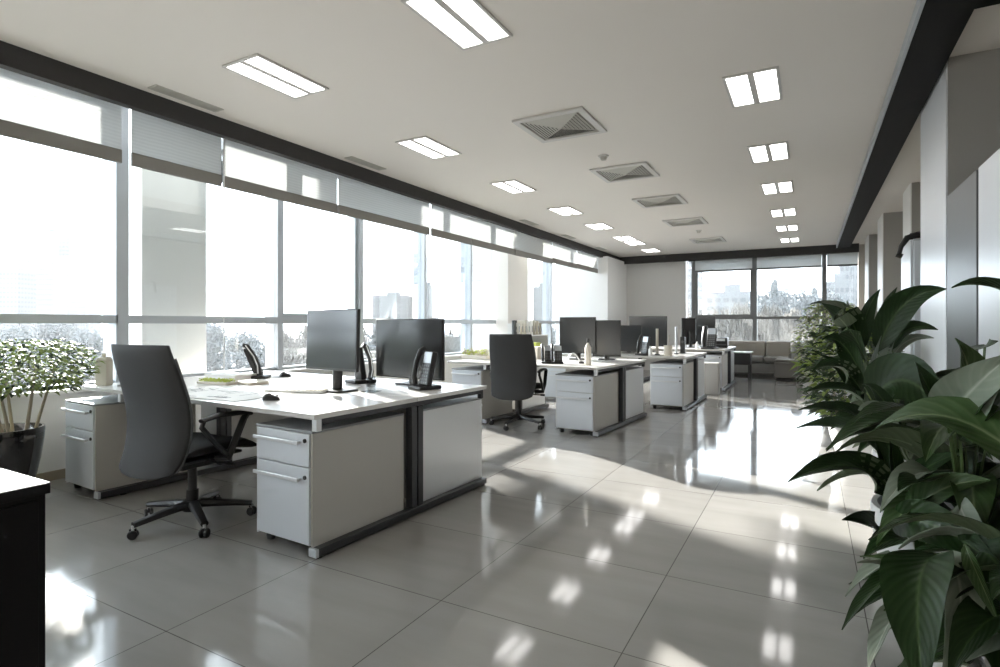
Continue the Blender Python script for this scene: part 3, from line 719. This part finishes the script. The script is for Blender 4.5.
# flat box with green plants / lime card, trays
t = thing('planter_tray', 'flat tray of bright lime green sprigs on the front desk by the window', 'tray', (-4.0, 2.72, ZT), .1)
MB().box((-.16,-.05,0),(.16,.05,.018),'cream').build('tray', t, .003)
g = MB(); r = random.Random(3)
for i in range(220):
    p = Vector((r.uniform(-.155,.155), r.uniform(-.045,.045), r.uniform(.018,.036))); s_ = .009
    g.add([(-s_,0,0),(s_,0,0),(0,s_*.6,s_),(0,-s_*.6,s_*.8)], [(0,1,2),(0,2,3),(0,3,1),(1,3,2)], 'lime', Matrix.Translation(p) @ Matrix.Rotation(r.random()*6, 4, 'Z'))
g.build('sprigs', t)
def box_file(x, y, z, w, d, h, rz, m, label, name='document_box', cat='box', group=None):
    t = thing(name, label, cat, (x, y, z), rz, group=group)
    MB().box((-w/2,-d/2,0),(w/2,d/2,h*.72),m).build('body', t, .003); MB().box((-w/2-.004,-d/2-.004,h*.72+.0005),(w/2+.004,d/2+.004,h),m).build('lid', t, .003); return t
box_file(-4.25, 3.02, ZT, .36, .22, .045, .05, 'paper', 'low white box beyond the lime green tray on the front desk')
box_file(-3.78, 2.86, ZT+.0, .22, .16, .02, -.15, 'cream', 'thin cream folder box right of the lime green tray')
t = thing('bottle', 'squarish beige bottle with a short cap at the left end of the front desk', 'bottle', (-4.64, 2.24, ZT), .4); t.scale = (.8, .8, .95)
MB().prism([(-.06,-.04),(.06,-.04),(.06,.04),(-.06,.04)], 0, .20, 'kraft').add([(-.06,-.04,.2),(.06,-.04,.2),(.06,.04,.2),(-.06,.04,.2),(-.03,-.025,.225),(.05,-.025,.225),(.05,.025,.225),(-.03,.025,.225)], [(0,1,5,4),(1,2,6,5),(2,3,7,6),(3,0,4,7),(4,5,6,7)], 'kraft').build('body', t, .006)
MB().lathe([(.001,.225),(.016,.225),(.016,.25),(.012,.255),(.001,.256)], 'cream', 14).build('cap', t, smooth=True)
sheet_of(-4.40, 2.30, .14, .10, .1, 'small dark notebook beside the beige bottle', .015, 'blind_bar', None, False, 'notebook')

# middle desk
monitor(-2.64, 6.85, .25, .47, .47, .82, 'left dark monitor of the pair on the middle desk')
monitor(-2.30, 7.0, .25, .36, .47, .78, 'right dark monitor of the pair on the middle desk')
for i, (x, y, rz) in enumerate(((-2.70, 6.02, .5), (-2.59, 6.05, .5))):
    phone(x, y, rz, ['left of the two curved silver phones on the middle desk', 'right of the two curved silver phones on the middle desk'][i], 1.0, .5)
t = thing('headset', 'looped silver headset on the middle desk right of the phones', 'headset', (-2.42, 6.15, ZT), .3)
MB().tube([(-.08+.16*k/10, 0, .02+.12*math.sin(PI*k/10)*(1-.35*k/10)) for k in range(11)], .007, 'silver', 8).build('band', t, smooth=True)
MB().lathe([(.001,0),(.03,0),(.032,.02),(.001,.028)], 'plastic', 14, TR(.09,0,0)).build('earpiece', t, smooth=True)
def bottle(x, y, r_, h, m, label, cap='white', z=ZT):
    t = thing('spray_bottle', label, 'bottle', (x, y, z))
    MB().lathe([(.001,0),(r_,0),(r_,h*.66),(r_*.6,h*.76),(r_*.35,h*.80),(r_*.35,h*.84)], m, 16).build('body', t, smooth=True)
    MB().lathe([(.001,h*.84),(r_*.45,h*.84),(r_*.4,h*.98),(.001,h)], cap, 12).build('cap', t, smooth=True)
bottle(-2.17, 5.95, .035, .30, 'cream', 'pale tall bottle at the right front of the middle desk', 'plastic')
t = box_file(-3.28, 6.75, ZT, .34, .24, .16, .0, 'cream', 'cream storage box on the middle desk left of the monitors')
box_file(-3.20, 6.30, ZT, .26, .18, .07, .1, 'paper', 'white low box in front of the cream storage box')
box_file(-3.50, 7.08, ZT, .36, .16, .20, .0, 'lime', 'lime green and white box behind the cream storage box')
t = thing('planter_box', 'long low planter box with green sprigs on the middle desk, left of the second chair', 'planter', (-3.88, 6.35, ZT), .0)
MB().box((-.20,-.06,0),(.20,.06,.05),'cream').build('trough', t, .004)
g = MB(); r = random.Random(8)
for i in range(260):
    p = Vector((r.uniform(-.19,.19), r.uniform(-.055,.055), .05+abs(r.gauss(0,.035)))); s_ = .016
    g.add([(-s_,0,0),(s_,0,0),(0,s_*.6,s_),(0,-s_*.6,s_*.8)], [(0,1,2),(0,2,3),(0,3,1),(1,3,2)], r.choice(['lime','leaf_cream','cream']), Matrix.Translation(p) @ Matrix.Rotation(r.random()*6, 4, 'Z'))
g.build('sprigs', t)
# shelf with binders before column two
t = thing('low_bookcase', 'low white bookcase along the window in front of the second column', 'bookcase', (-4.62, 9.3, 0))
MB().box((-.20,-.6,0),(.20,-.58,.979),'white').build('side_panel', t); MB().box((-.20,.58,0),(.20,.6,.979),'white').build('side_panel', t); MB().box((-.20,-.579,0),(-.19,.579,.979),'white').build('back_panel', t)
for z in (.04, .40, .76, .98): MB().box((-.20 if z > .9 else -.189,-.6 if z > .9 else -.579,z),(.20,.6 if z > .9 else .579,z+.02),'white').build('shelf', t)
r = random.Random(4)
for i in range(8):
    w = r.uniform(.035,.055); y = 8.80+i*.13
    t = thing('binder', 'pale binder standing on the low white bookcase by the second column', 'binder', (-4.60, y, 1.001), group='binders on the low white bookcase')
    h = r.uniform(.20,.27); MB().box((-.11,-w/2,0),(.12,w/2,h), r.choice(['cream','paper','kraft'])).build('cover', t, .003)
    MB().box((.1205,-w/4,.05),(.122,w/4,.16),'plastic_g').build('spine_label', t)
t = thing('storage_tin', 'dark lettered tin at the near end of the low white bookcase', 'tin', (-4.55, 8.74, 1.001))
MB().lathe([(.001,0),(.045,0),(.045,.26),(.001,.265)], 'plastic_g', 18).build('body', t)
MB().box((.046,-.014,.15),(.050,-.006,.22),'paper').box((.046,.006,.15),(.050,.014,.22),'paper').box((.046,-.014,.20),(.050,.012,.215),'paper').box((.046,-.010,.06),(.050,.0,.10),'paper').build('lettering', t)
# third desk
monitor(-2.36, 9.35, .05, .62, .50, .83, 'widest dark monitor, on the third desk in front of the grey wall')
monitor(-2.52, 8.75, .1, .42, .42, .76, 'lower dark monitor overlapping the widest one on the third desk')
phone(-2.15, 8.25, -.5, 'black phone with a bright edge at the left of the third desk', 1.25)
t = thing('desk_divider', 'translucent blue-grey glass divider behind the middle desk monitors', 'divider', (-2.98, 8.5, ZT), 0)
MB().box((-.28,-.006,.03),(.28,.006,.36),'acrylic').build('panel', t); MB().box((-.29,-.012,0),(.29,.012,.03),'alu').box((.275,-.009,.03),(.29,.009,.37),'alu').build('frame', t)
def roll(x, y, r_, h, m, label, name='paper_tube', cat='tube'):
    t = thing(name, label, cat, (x, y, ZT)); MB().lathe([(.001,0),(r_,0),(r_,h),(r_*.7,h+.002),(r_*.65,h-.02),(.001,h-.02)], m, 14).build('tube', t, smooth=True)
    MB().lathe([(.001,-.0),(r_*1.9,0),(r_*1.9,.02),(r_*1.02,.022)], 'plastic_g', 14).build('foot', t)
roll(-1.98, 8.38, .020, .39, 'kraft', 'tall beige tube standing left of the pencil cup')
roll(-1.78, 8.75, .018, .42, 'alu', 'tall grey-blue tube right of the pencil cup')
t = thing('pencil_cup', 'white cup holding a brown brush on the third desk', 'cup', (-1.80, 8.28, ZT))
MB().lathe([(.001,0),(.058,0),(.062,.15),(.055,.15),(.052,.01),(.001,.01)], 'cream', 20).build('cup', t, smooth=True)
o = MB().tube([(.01,0,.02),(.012,0,.20),(.012,0,.30)], [.006,.008,.013], 'kraft', 8).build('brush', smooth=True); o.location = (-1.80, 8.28, ZT); tag(o, 'brown brush standing in the white pencil cup', 'brush')
bottle(-2.03, 8.18, .030, .14, 'white', 'small white bottle left of the beige tube')
t = thing('speaker', 'small black speaker on the right of the third desk', 'speaker', (-1.76, 9.15, ZT))
MB().box((-.035,-.035,.015),(.035,.035,.26),'plastic').box((-.05,-.05,0),(.05,.05,.014),'plastic').build('body', t, .005)
MB().lathe([(.001,0),(.022,0),(.022,.003),(.001,.004)], 'plastic_g', 14, TR(0,-.0355,.18,rx=PI/2)).build('cone', t)
# farthest desk
monitor(-1.86, 12.0, 0, .38, .58, .78, 'tall dark monitor on the farthest desk')
monitor(-2.12, 11.6, PI+.9, .34, .52, .80, 'narrow dark monitor turned sideways on the farthest desk')
phone(-1.62, 10.9, -.2, 'black phone with a looped silver edge on the farthest desk', 1.75)
t = thing('printer', 'small black printer at the right of the farthest desk', 'printer', (-1.52, 11.7, ZT))
MB().box((-.12,-.12,0),(.12,.12,.20),'plastic').build('body', t, .01); MB().box((-.10,-.15,.05),(.10,-.12,.07),'plastic_g').build('tray', t); MB().box((-.08,-.122,.13),(.08,-.1205,.18),'silver').build('panel', t)
bottle(-1.85, 10.95, .03, .13, 'white', 'small white bottle beside the far phone')

# ================================================================= LOUNGE
t = thing('sofa', 'long grey sofa with taupe back cushions under the far window', 'sofa', (-1.42, 14.02, 0))
L_ = 1.28
MB().box((-L_,-.36,.09),(L_,.40,.34),'sofa').build('base', t, .02)
for x0, x1 in ((-L_+.01,-.36),(-.35,.52),(.53,L_-.24)): MB().box((x0,-.40,.345),(x1,.20,.475),'sofa').build('seat_cushion', t, .04, seg=3)
for x0, x1 in ((-L_+.01,-.36),(-.35,.52),(.53,L_-.24)): part(MB().box((x0,.20,.40),(x1,.40,.80),'sofa_t').build('back_cushion', t, .035, seg=3), 'taupe back cushion')
MB().box((L_-.23,-.38,.345),(L_,.40,.82),'sofa_arm').build('armrest', t, .09, seg=4)
for x in (-L_+.1, L_-.1):
    for y in (-.3, .33): MB().lathe([(.001,0),(.03,0),(.03,.088),(.001,.088)], 'plastic', 12, TR(x, y, 0)).build('foot', t)
t = tag(MB().box((-.22,-.25,.07),(.22,.25,.40),'sofa').box((-.21,-.24,.401),(.21,.24,.455),'sofa').box((-.19,-.22,0),(.19,.22,.07),'plastic').build('ottoman', None, .025), 'grey square ottoman in front of the right end of the sofa', 'ottoman'); t.location = (-.44, 13.32, 0)
t = thing('side_table', 'black side table with a pale top between the farthest desk and the sofa', 'table', (-1.28, 13.0, 0))
MB().box((-.42,-.22,.585),(.22,.22,.61),'desk_top').build('tabletop', t, .004)
MB().box((-.16,-.20,.34),(.18,.20,.584),'plastic').build('drawer_box', t, .004)
for x in (-.38, .16):
    for y in (-.19, .19): MB().box((x-.018,y-.018,0),(x+.018,y+.018,.584 if x < 0 else .339),'plastic').build('leg', t)

# black credenza bottom left
t = thing('credenza', 'black cabinet with a white top at the lower left corner', 'cabinet', (-2.0, .79, 0))
MB().box((-1.2,-1.2,0),(.045,0,.705),'black').build('body', t, .004)
MB().box((-1.21,-1.21,.706),(.055,.006,.738),'desk_top').box((.0555,-1.2,.706),(.0575,.006,.736),'black').build('top', t, .002)
MB().box((.046,-1.15,.06),(.052,-.60,.69),'black').box((.046,-.59,.06),(.052,-.02,.69),'black').build('door', t, .002)
LEAVES_B = [
    ((0.24, 3.505, 1.052), (0.181, 3.415, 1.366), (-0.009, 3.196, 1.295), 0.12, 20, 0),
    ((0.254, 3.455, 1.003), (0.175, 3.297, 1.23), (0.039, 3.165, 1.303), 0.104, -20, 0),
    ((0.244, 3.564, 1.061), (0.234, 3.559, 1.248), (0.328, 3.611, 1.387), 0.08, 50, 0),
    ((0.323, 3.55, 1.089), (0.319, 3.605, 1.264), (0.408, 3.655, 1.398), 0.072, 60, 0),
    ((0.297, 3.365, 1.06), (0.365, 3.345, 1.367), (0.556, 3.28, 1.363), 0.136, 35, 0),
    ((0.359, 3.399, 1.07), (0.4, 3.364, 1.229), (0.53, 3.322, 1.172), 0.08, 0, 0),
    ((0.35, 3.394, 1.01), (0.407, 3.426, 1.16), (0.523, 3.376, 1.132), 0.056, 10, 1),
    ((0.254, 3.341, 0.86), (0.289, 3.36, 1.07), (0.363, 3.401, 1.22), 0.08, 70, 1),
    ((0.306, 3.37, 0.92), (0.363, 3.401, 1.06), (0.394, 3.418, 1.16), 0.064, 75, 1),
    ((0.262, 3.231, 0.834), (0.386, 3.185, 1.079), (0.525, 3.034, 0.767), 0.24, 10, 0),
    ((0.227, 3.326, 0.86), (0.129, 3.215, 1.062), (0.008, 3.091, 0.969), 0.104, 0, 0),
    ((0.245, 3.45, 0.884), (0.163, 3.405, 1.169), (0.054, 3.345, 1.117), 0.096, -10, 0),
    ((0.254, 3.341, 0.77), (0.169, 3.179, 0.94), (-0.017, 3.077, 0.872), 0.096, 10, 0),
    ((0.234, 3.559, 0.804), (0.164, 3.52, 0.975), (0.037, 3.45, 1.039), 0.072, 20, 0),
    ((0.295, 3.25, 0.689), (0.166, 3.121, 0.84), (-0.049, 2.945, 0.801), 0.088, 0, 0),
    ((0.319, 2.92, 0.617), (0.187, 2.847, 0.823), (-0.052, 2.714, 0.754), 0.096, 10, 0),
    ((0.352, 3.052, 0.718), (0.273, 3.009, 0.928), (0.203, 2.97, 0.932), 0.064, 20, 0),
    ((0.337, 2.93, 0.681), (0.262, 2.888, 0.874), (0.18, 2.843, 0.831), 0.112, -30, 1),
    ((0.294, 3.478, 0.651), (0.254, 3.455, 0.806), (0.091, 3.365, 0.651), 0.112, 0, 0),
]
LEAVES_A = [
    ((0.269, 2.435, 0.571), (0.158, 2.317, 0.796), (-0.064, 2.079, 0.678), 0.112, -5, 0),
    ((0.289, 2.389, 0.378), (0.223, 2.295, 0.552), (0.09, 2.107, 0.57), 0.096, -25, 0),
    ((0.276, 2.21, 0.441), (0.164, 2.091, 0.384), (0.085, 1.99, 0.271), 0.06, 25, 0),
    ((0.275, 2.267, 0.371), (0.211, 2.174, 0.441), (0.132, 2.131, 0.432), 0.08, 60, 1),
    ((0.293, 1.877, 0.581), (0.2, 1.654, 0.631), (0.216, 1.491, 0.394), 0.152, 0, 0),
    ((0.286, 1.873, 0.568), (0.383, 1.812, 0.623), (0.254, 1.569, 0.361), 0.096, -35, 1),
    ((0.231, 2.185, 0.554), (0.3, 1.995, 0.683), (0.426, 1.779, 0.583), 0.12, 10, 0),
    ((0.375, 2.036, 0.683), (0.356, 1.912, 0.675), (0.442, 1.845, 0.535), 0.104, 30, 1),
    ((0.508, 1.767, 0.791), (0.34, 1.845, 1.068), (0.17, 2.037, 0.878), 0.136, 25, 2),
    ((0.38, 2.153, 0.893), (0.465, 2.2, 1.03), (0.385, 2.156, 1.157), 0.128, 60, 2),
    ((0.35, 2.023, 0.926), (0.352, 1.909, 1.01), (0.416, 1.716, 1.135), 0.136, 50, 1),
    ((0.345, 2.02, 0.911), (0.387, 1.929, 0.983), (0.427, 1.722, 1.098), 0.088, 10, 0),
    ((0.399, 2.278, 0.859), (0.352, 2.252, 0.956), (0.295, 2.221, 1.078), 0.088, 50, 0),
    ((0.375, 2.036, 0.869), (0.41, 1.942, 0.996), (0.447, 1.733, 1.024), 0.112, 10, 0),
    ((0.341, 2.361, 0.603), (0.312, 2.344, 0.739), (0.386, 2.385, 0.834), 0.104, 50, 1),
    ((0.276, 2.325, 0.603), (0.295, 2.278, 0.734), (0.412, 2.171, 0.811), 0.072, 10, 0),
    ((0.281, 2.213, 0.57), (0.319, 2.12, 0.726), (0.45, 2.078, 0.754), 0.096, 0, 2),
    ((0.267, 2.32, 0.535), (0.255, 2.313, 0.671), (0.237, 2.303, 0.84), 0.08, 70, 0),
    ((0.256, 2.428, 0.518), (0.256, 2.485, 0.72), (0.199, 2.453, 0.783), 0.056, 40, 0),
    ((0.508, 1.767, 1.186), (0.386, 1.7, 1.325), (0.288, 1.646, 1.284), 0.056, 10, 0),
    ((0.519, 2.459, 1.129), (0.464, 2.314, 1.11), (0.499, 2.22, 1.148), 0.064, 0, 0),
    ((0.252, 2.083, 0.362), (0.199, 2.053, 0.301), (0.145, 1.909, 0.206), 0.08, 30, 1),
    ((0.363, 1.916, 0.568), (0.394, 1.818, 0.71), (0.447, 1.733, 0.466), 0.128, 0, 0),
    ((0.375, 1.922, 0.461), (0.416, 1.83, 0.535), (0.375, 1.579, 0.394), 0.144, 0, 0),
    ((0.406, 2.511, 0.786), (0.49, 2.443, 0.806), (0.575, 2.147, 0.869), 0.2, -20, 0),
    ((0.394, 2.618, 0.615), (0.516, 2.571, 0.679), (0.611, 2.281, 0.605), 0.2, 10, 0),
    ((0.386, 2.385, 0.264), (0.492, 2.33, 0.313), (0.55, 2.133, 0.126), 0.2, 0, 0),
    ((0.295, 2.564, 0.315), (0.375, 2.494, 0.286), (0.445, 2.418, 0.06), 0.16, 0, 0),
    ((0.339, 1.788, 0.647), (0.348, 1.736, 0.607), (0.386, 1.7, 0.501), 0.04, 30, 2),
    ((0.259, 2.372, 0.483), (0.246, 2.308, 0.586), (0.223, 2.295, 0.637), 0.072, 30, 0),
]

# ================================================================= PLANTS
def blade(mb, p0, p1, p2, w, roll, mtop, mbot, fold=.22, n=14, m_=6, wav=.0, hint=(0,0,1)):
    """leaf blade along a quadratic curve p0-p1-p2 with a folded, pointed, slightly wavy outline and two faces"""
    p0, p1, p2 = Vector(p0), Vector(p1), Vector(p2); rows = []
    for j in range(n+1):
        t = j/n; c = p0*(1-t)**2+p1*2*t*(1-t)+p2*t*t; d = ((p1-p0)*(1-t)+(p2-p1)*t)
        d = d.normalized() if d.length > 1e-6 else Vector((0,0,1))
        side = d.cross(Vector(hint))
        if side.length < .15: side = d.cross(Vector((0,1,.2)))
        side.normalize(); side = Matrix.Rotation(math.radians(roll), 3, d) @ side; up = side.cross(d).normalized()
        ww = w*.5*(math.sin(PI*min(1, t**.72))**.85 if 0 < t < 1 else 0.0)
        ww = max(ww, .0012); row = []
        for i in range(m_+1):
            u = i/m_*2-1
            row.append(c+side*u*ww+up*(abs(u)**1.3*ww*fold*2-.06*ww)+up*(wav*w*math.sin(t*17+u*2)*abs(u)))
        rows.append((row, up))
    th = .0009; vs = []; fs = []; uvs = []; W = m_+1
    for row, up in rows: vs += [tuple(q+up*th) for q in row]
    k = len(vs)
    for row, up in rows: vs += [tuple(q-up*th) for q in row]
    ft = []; fb = []; ut = []; ub = []
    for j in range(n):
        for i in range(m_):
            q = (j*W+i, j*W+i+1, (j+1)*W+i+1, (j+1)*W+i)
            uu = [(i/m_, j/n), ((i+1)/m_, j/n), ((i+1)/m_, (j+1)/n), (i/m_, (j+1)/n)]
            ft.append(q); ut.append(uu); fb.append(tuple(k+a for a in reversed(q))); ub.append(list(reversed(uu)))
    mb.add(vs, ft, mtop, None, ut)
    # underside shares the same vertex block
    o = len(mb.v)-len(vs); ki = mb.mi(mbot)
    for f, u_ in zip(fb, ub): mb.uv[len(mb.f)] = u_; mb.f.append([o+a for a in f]); mb.m.append(ki)
    rim = list(range(W))+[j*W+m_ for j in range(1, n+1)]+[n*W+i for i in range(m_-1, -1, -1)]+[j*W for j in range(n-1, 0, -1)]
    for a in range(len(rim)):
        p, q = rim[a], rim[(a+1) % len(rim)]; mb.uv[len(mb.f)] = [(.3,.5)]*4; mb.f.append([o+q, o+p, o+k+p, o+k+q]); mb.m.append(mb.mi(mtop))
def pot_round(x, y, r, h, m, label, taper=.62, name='plant_pot'):
    """open pot with soil inside; returns the Empty of the whole potted plant"""
    MB().lathe([(.001,0),(r*taper,0),(r*(taper+.06),.012),(r*(taper*.5+.44),h*.3),(r*.90,h*.6),(r*.98,h*.85),(r,h*.97),(r*.985,h),(r*.92,h),(r*.90,h*.93),(r*.80,h*.86),(.001,h*.86)], m, 40).build('pot', t_, smooth=True)
t_ = None
def potted(name, label, cat, x, y, r, h, m, taper=.62, group=None):
    global t_
    t_ = thing(name, label, cat, (x, y, 0), group=group); pot_round(x, y, r, h, m, label, taper)
    s = MB(); s.lathe([(.001,h*.905),(r*.5,h*.90),(r*.86,h*.885),(r*.86,h*.865),(.001,h*.862)], 'soil', 24); s.build('soil', t_)
    return t_
MT = {0: ('leaf', 'leaf_under'), 1: ('leaf_pale', 'leaf_pale'), 2: ('leaf_mid', 'leaf_under')}
def leafy(t, specs, crown, extra, seed, spread, zlo, zhi, size, stems=True):
    r = random.Random(seed); b_ = MB(); s_ = MB(); cx, cy, cz = crown; ox, oy, _ = t.location
    O = Vector((ox, oy, 0))
    for p0, p1, p2, w, roll, k in specs:
        a, b2 = MT[k]; blade(b_, Vector(p0)-O, Vector(p1)-O, Vector(p2)-O, w, roll, a, b2, wav=.02, hint=(-.40,-.72,.55))
        s_.tube([Vector((cx, cy, cz))-O+Vector((r.uniform(-.05,.05), r.uniform(-.05,.05), 0)), (Vector((cx, cy, cz))-O)*.45+(Vector(p0)-O)*.55+Vector((0,0,-.04)), Vector(p0)-O], [.006,.005,.004], 'stemg', 6)
    for i in range(extra):
        q = r.random()*2*PI; rr = spread*(.25+.75*r.random()); z = r.uniform(zlo, zhi)
        base = Vector((cx+math.cos(q)*rr*.35, cy+math.sin(q)*rr*.35, z-.10))-O
        tip = Vector((cx+math.cos(q)*(rr+size), cy+math.sin(q)*(rr+size), z-r.uniform(.0,.22)))-O
        mid = base*.45+tip*.55+Vector((0, 0, r.uniform(.08,.20)))
        k = 0 if r.random() < .8 else (2 if r.random() < .6 else 1); a, b2 = MT[k]
        blade(b_, base, mid, tip, size*r.uniform(.34,.46), r.uniform(-25, 25), a, b2, n=10, m_=4, wav=.02)
        s_.tube([Vector((cx, cy, cz))-O, (Vector((cx, cy, cz))-O)*.4+base*.6+Vector((0,0,.02)), base], [.005,.004,.003], 'stemg', 5)
    b_.build('foliage', t, smooth=True); s_.build('stems', t, smooth=True)
g = 'potted plants along the right of the aisle'
ta = potted('potted_plant', 'large broad-leaved dark green plant in a tapered white pot at the right edge', 'plant', .46, 2.42, .27, .56, 'pot_white', .45, g)
leafy(ta, LEAVES_A, (.46, 2.36, .50), 44, 11, .16, .40, .98, .30)
tb = potted('potted_plant', 'broad-leaved dark green plant in a white pot, with one tall leaf crossing the white pillar', 'plant', .53, 3.72, .23, .50, 'pot_white', .6, g)
leafy(tb, LEAVES_B, (.50, 3.66, .45), 34, 21, .16, .55, 1.0, .28)
tc_ = potted('potted_plant', 'dense dark fern-like plant in a pot between the broad-leaved plant and the cream-speckled bush', 'plant', .36, 5.5, .24, .45, 'pot_white', .6, g)
te = potted('potted_plant', 'added low dark-leaved plant in a black pot, filling the shaded bottom right corner', 'plant', .55, 1.90, .20, .40, 'pot_black', .6, g)  # added dark pot and leaves, standing in for shade under the large plant
leafy(te, [], (.53, 1.90, .36), 62, 51, .16, .28, .72, .27)
def bush(t, cx, cy, z0, z1, R, n, mats, seed, leaf, stems=7, flat=.0, ring=.06, narrow=.5):
    r = random.Random(seed); b_ = MB(); O = Vector((t.location.x, t.location.y, 0))
    for i in range(n):
        q = r.random()*2*PI; v = r.random(); z = z0+(z1-z0)*v; rad = R*math.sqrt(max(0, math.sin(PI*(.12+.80*v))))*(r.random()**.45)
        p = Vector((cx+math.cos(q)*rad, cy+math.sin(q)*rad, z))-O
        d = Vector((math.cos(q)*1.0, math.sin(q)*1.0, r.uniform(-.7,.8))).normalized(); s_ = leaf*r.uniform(.6, 1.3)
        sd_ = d.cross(Vector((r.random()-.5, r.random()-.5, 1))).normalized()*s_*narrow*.5; up = sd_.cross(d).normalized()*s_*.08
        a = p; m1 = p+d*s_*.5; e = p+d*s_-Vector((0,0,s_*.2))
        b_.add([tuple(a), tuple(m1+sd_+up), tuple(e), tuple(m1-sd_+up), tuple(m1-up)], [(0,1,4),(1,2,4),(2,3,4),(3,0,4),(0,3,1),(1,3,2)], r.choice(mats))
    b_.build('foliage', t)
    s_ = MB()
    for i in range(stems):
        q = 2*PI*i/stems+r.random()*.4; x0, y0 = cx+math.cos(q)*ring, cy+math.sin(q)*ring
        x1, y1 = cx+math.cos(q)*R*.45, cy+math.sin(q)*R*.45; zz = z0-.15
        s_.tube([Vector((x0,y0,t['z_soil']))-O, Vector(((x0*.7+x1*.3),(y0*.7+y1*.3),zz))-O, Vector((x1,y1,z0+(z1-z0)*.55))-O], [.011,.010,.005], 'stemw', 6)
    s_.build('stems', t, smooth=True)
tc_['z_soil'] = .40; bush(tc_, .30, 5.45, .42, 1.18, .36, 1500, ['leaf_fern','leaf_fern','leaf_fern','leaf_small'], 31, .10, narrow=.34)
td = potted('potted_plant', 'small-leaved cream and green speckled bush in a pot, farthest along the aisle', 'plant', .30, 7.6, .24, .48, 'pot_white', .6, g)
td['z_soil'] = .42; bush(td, .22, 7.6, .55, 1.42, .40, 2300, ['leaf_small','leaf_cream','leaf_small','leaf_fern'], 33, .055)
tw = potted('potted_tree', 'small round-headed tree with pale stems in a glossy black pot by the left window', 'plant', -4.55, 1.60, .22, .53, 'pot_black', .6)
tw['z_soil'] = .46; bush(tw, -4.47, 1.66, .76, 1.09, .42, 2300, ['leaf_small','leaf_small','leaf_fern','leaf_small'], 35, .045, stems=6, ring=.07)
for o in (tc_, td, tw): del o['z_soil']

# morning haze over the city
hz = bpy.data.materials.new('morning_haze'); hz.use_nodes = True; nt = hz.node_tree; nt.nodes.clear()
o_ = nt.nodes.new('ShaderNodeOutputMaterial'); vs_ = nt.nodes.new('ShaderNodeVolumeScatter')
vs_.inputs['Color'].default_value = (.96, .975, 1, 1); vs_.inputs['Density'].default_value = .0005; vs_.inputs['Anisotropy'].default_value = .35
nt.links.new(vs_.outputs[0], o_.inputs['Volume']); M['haze'] = hz
h_ = MB().prism([(-200, -150), (-14, -150), (-14, 24), (150, 24), (150, 190), (-200, 190)], -21.9, 45, 'haze').build('haze')
h_['kind'] = 'stuff'; h_['label'] = 'pale morning haze lying over the trees and towers outside'; h_['category'] = 'haze'
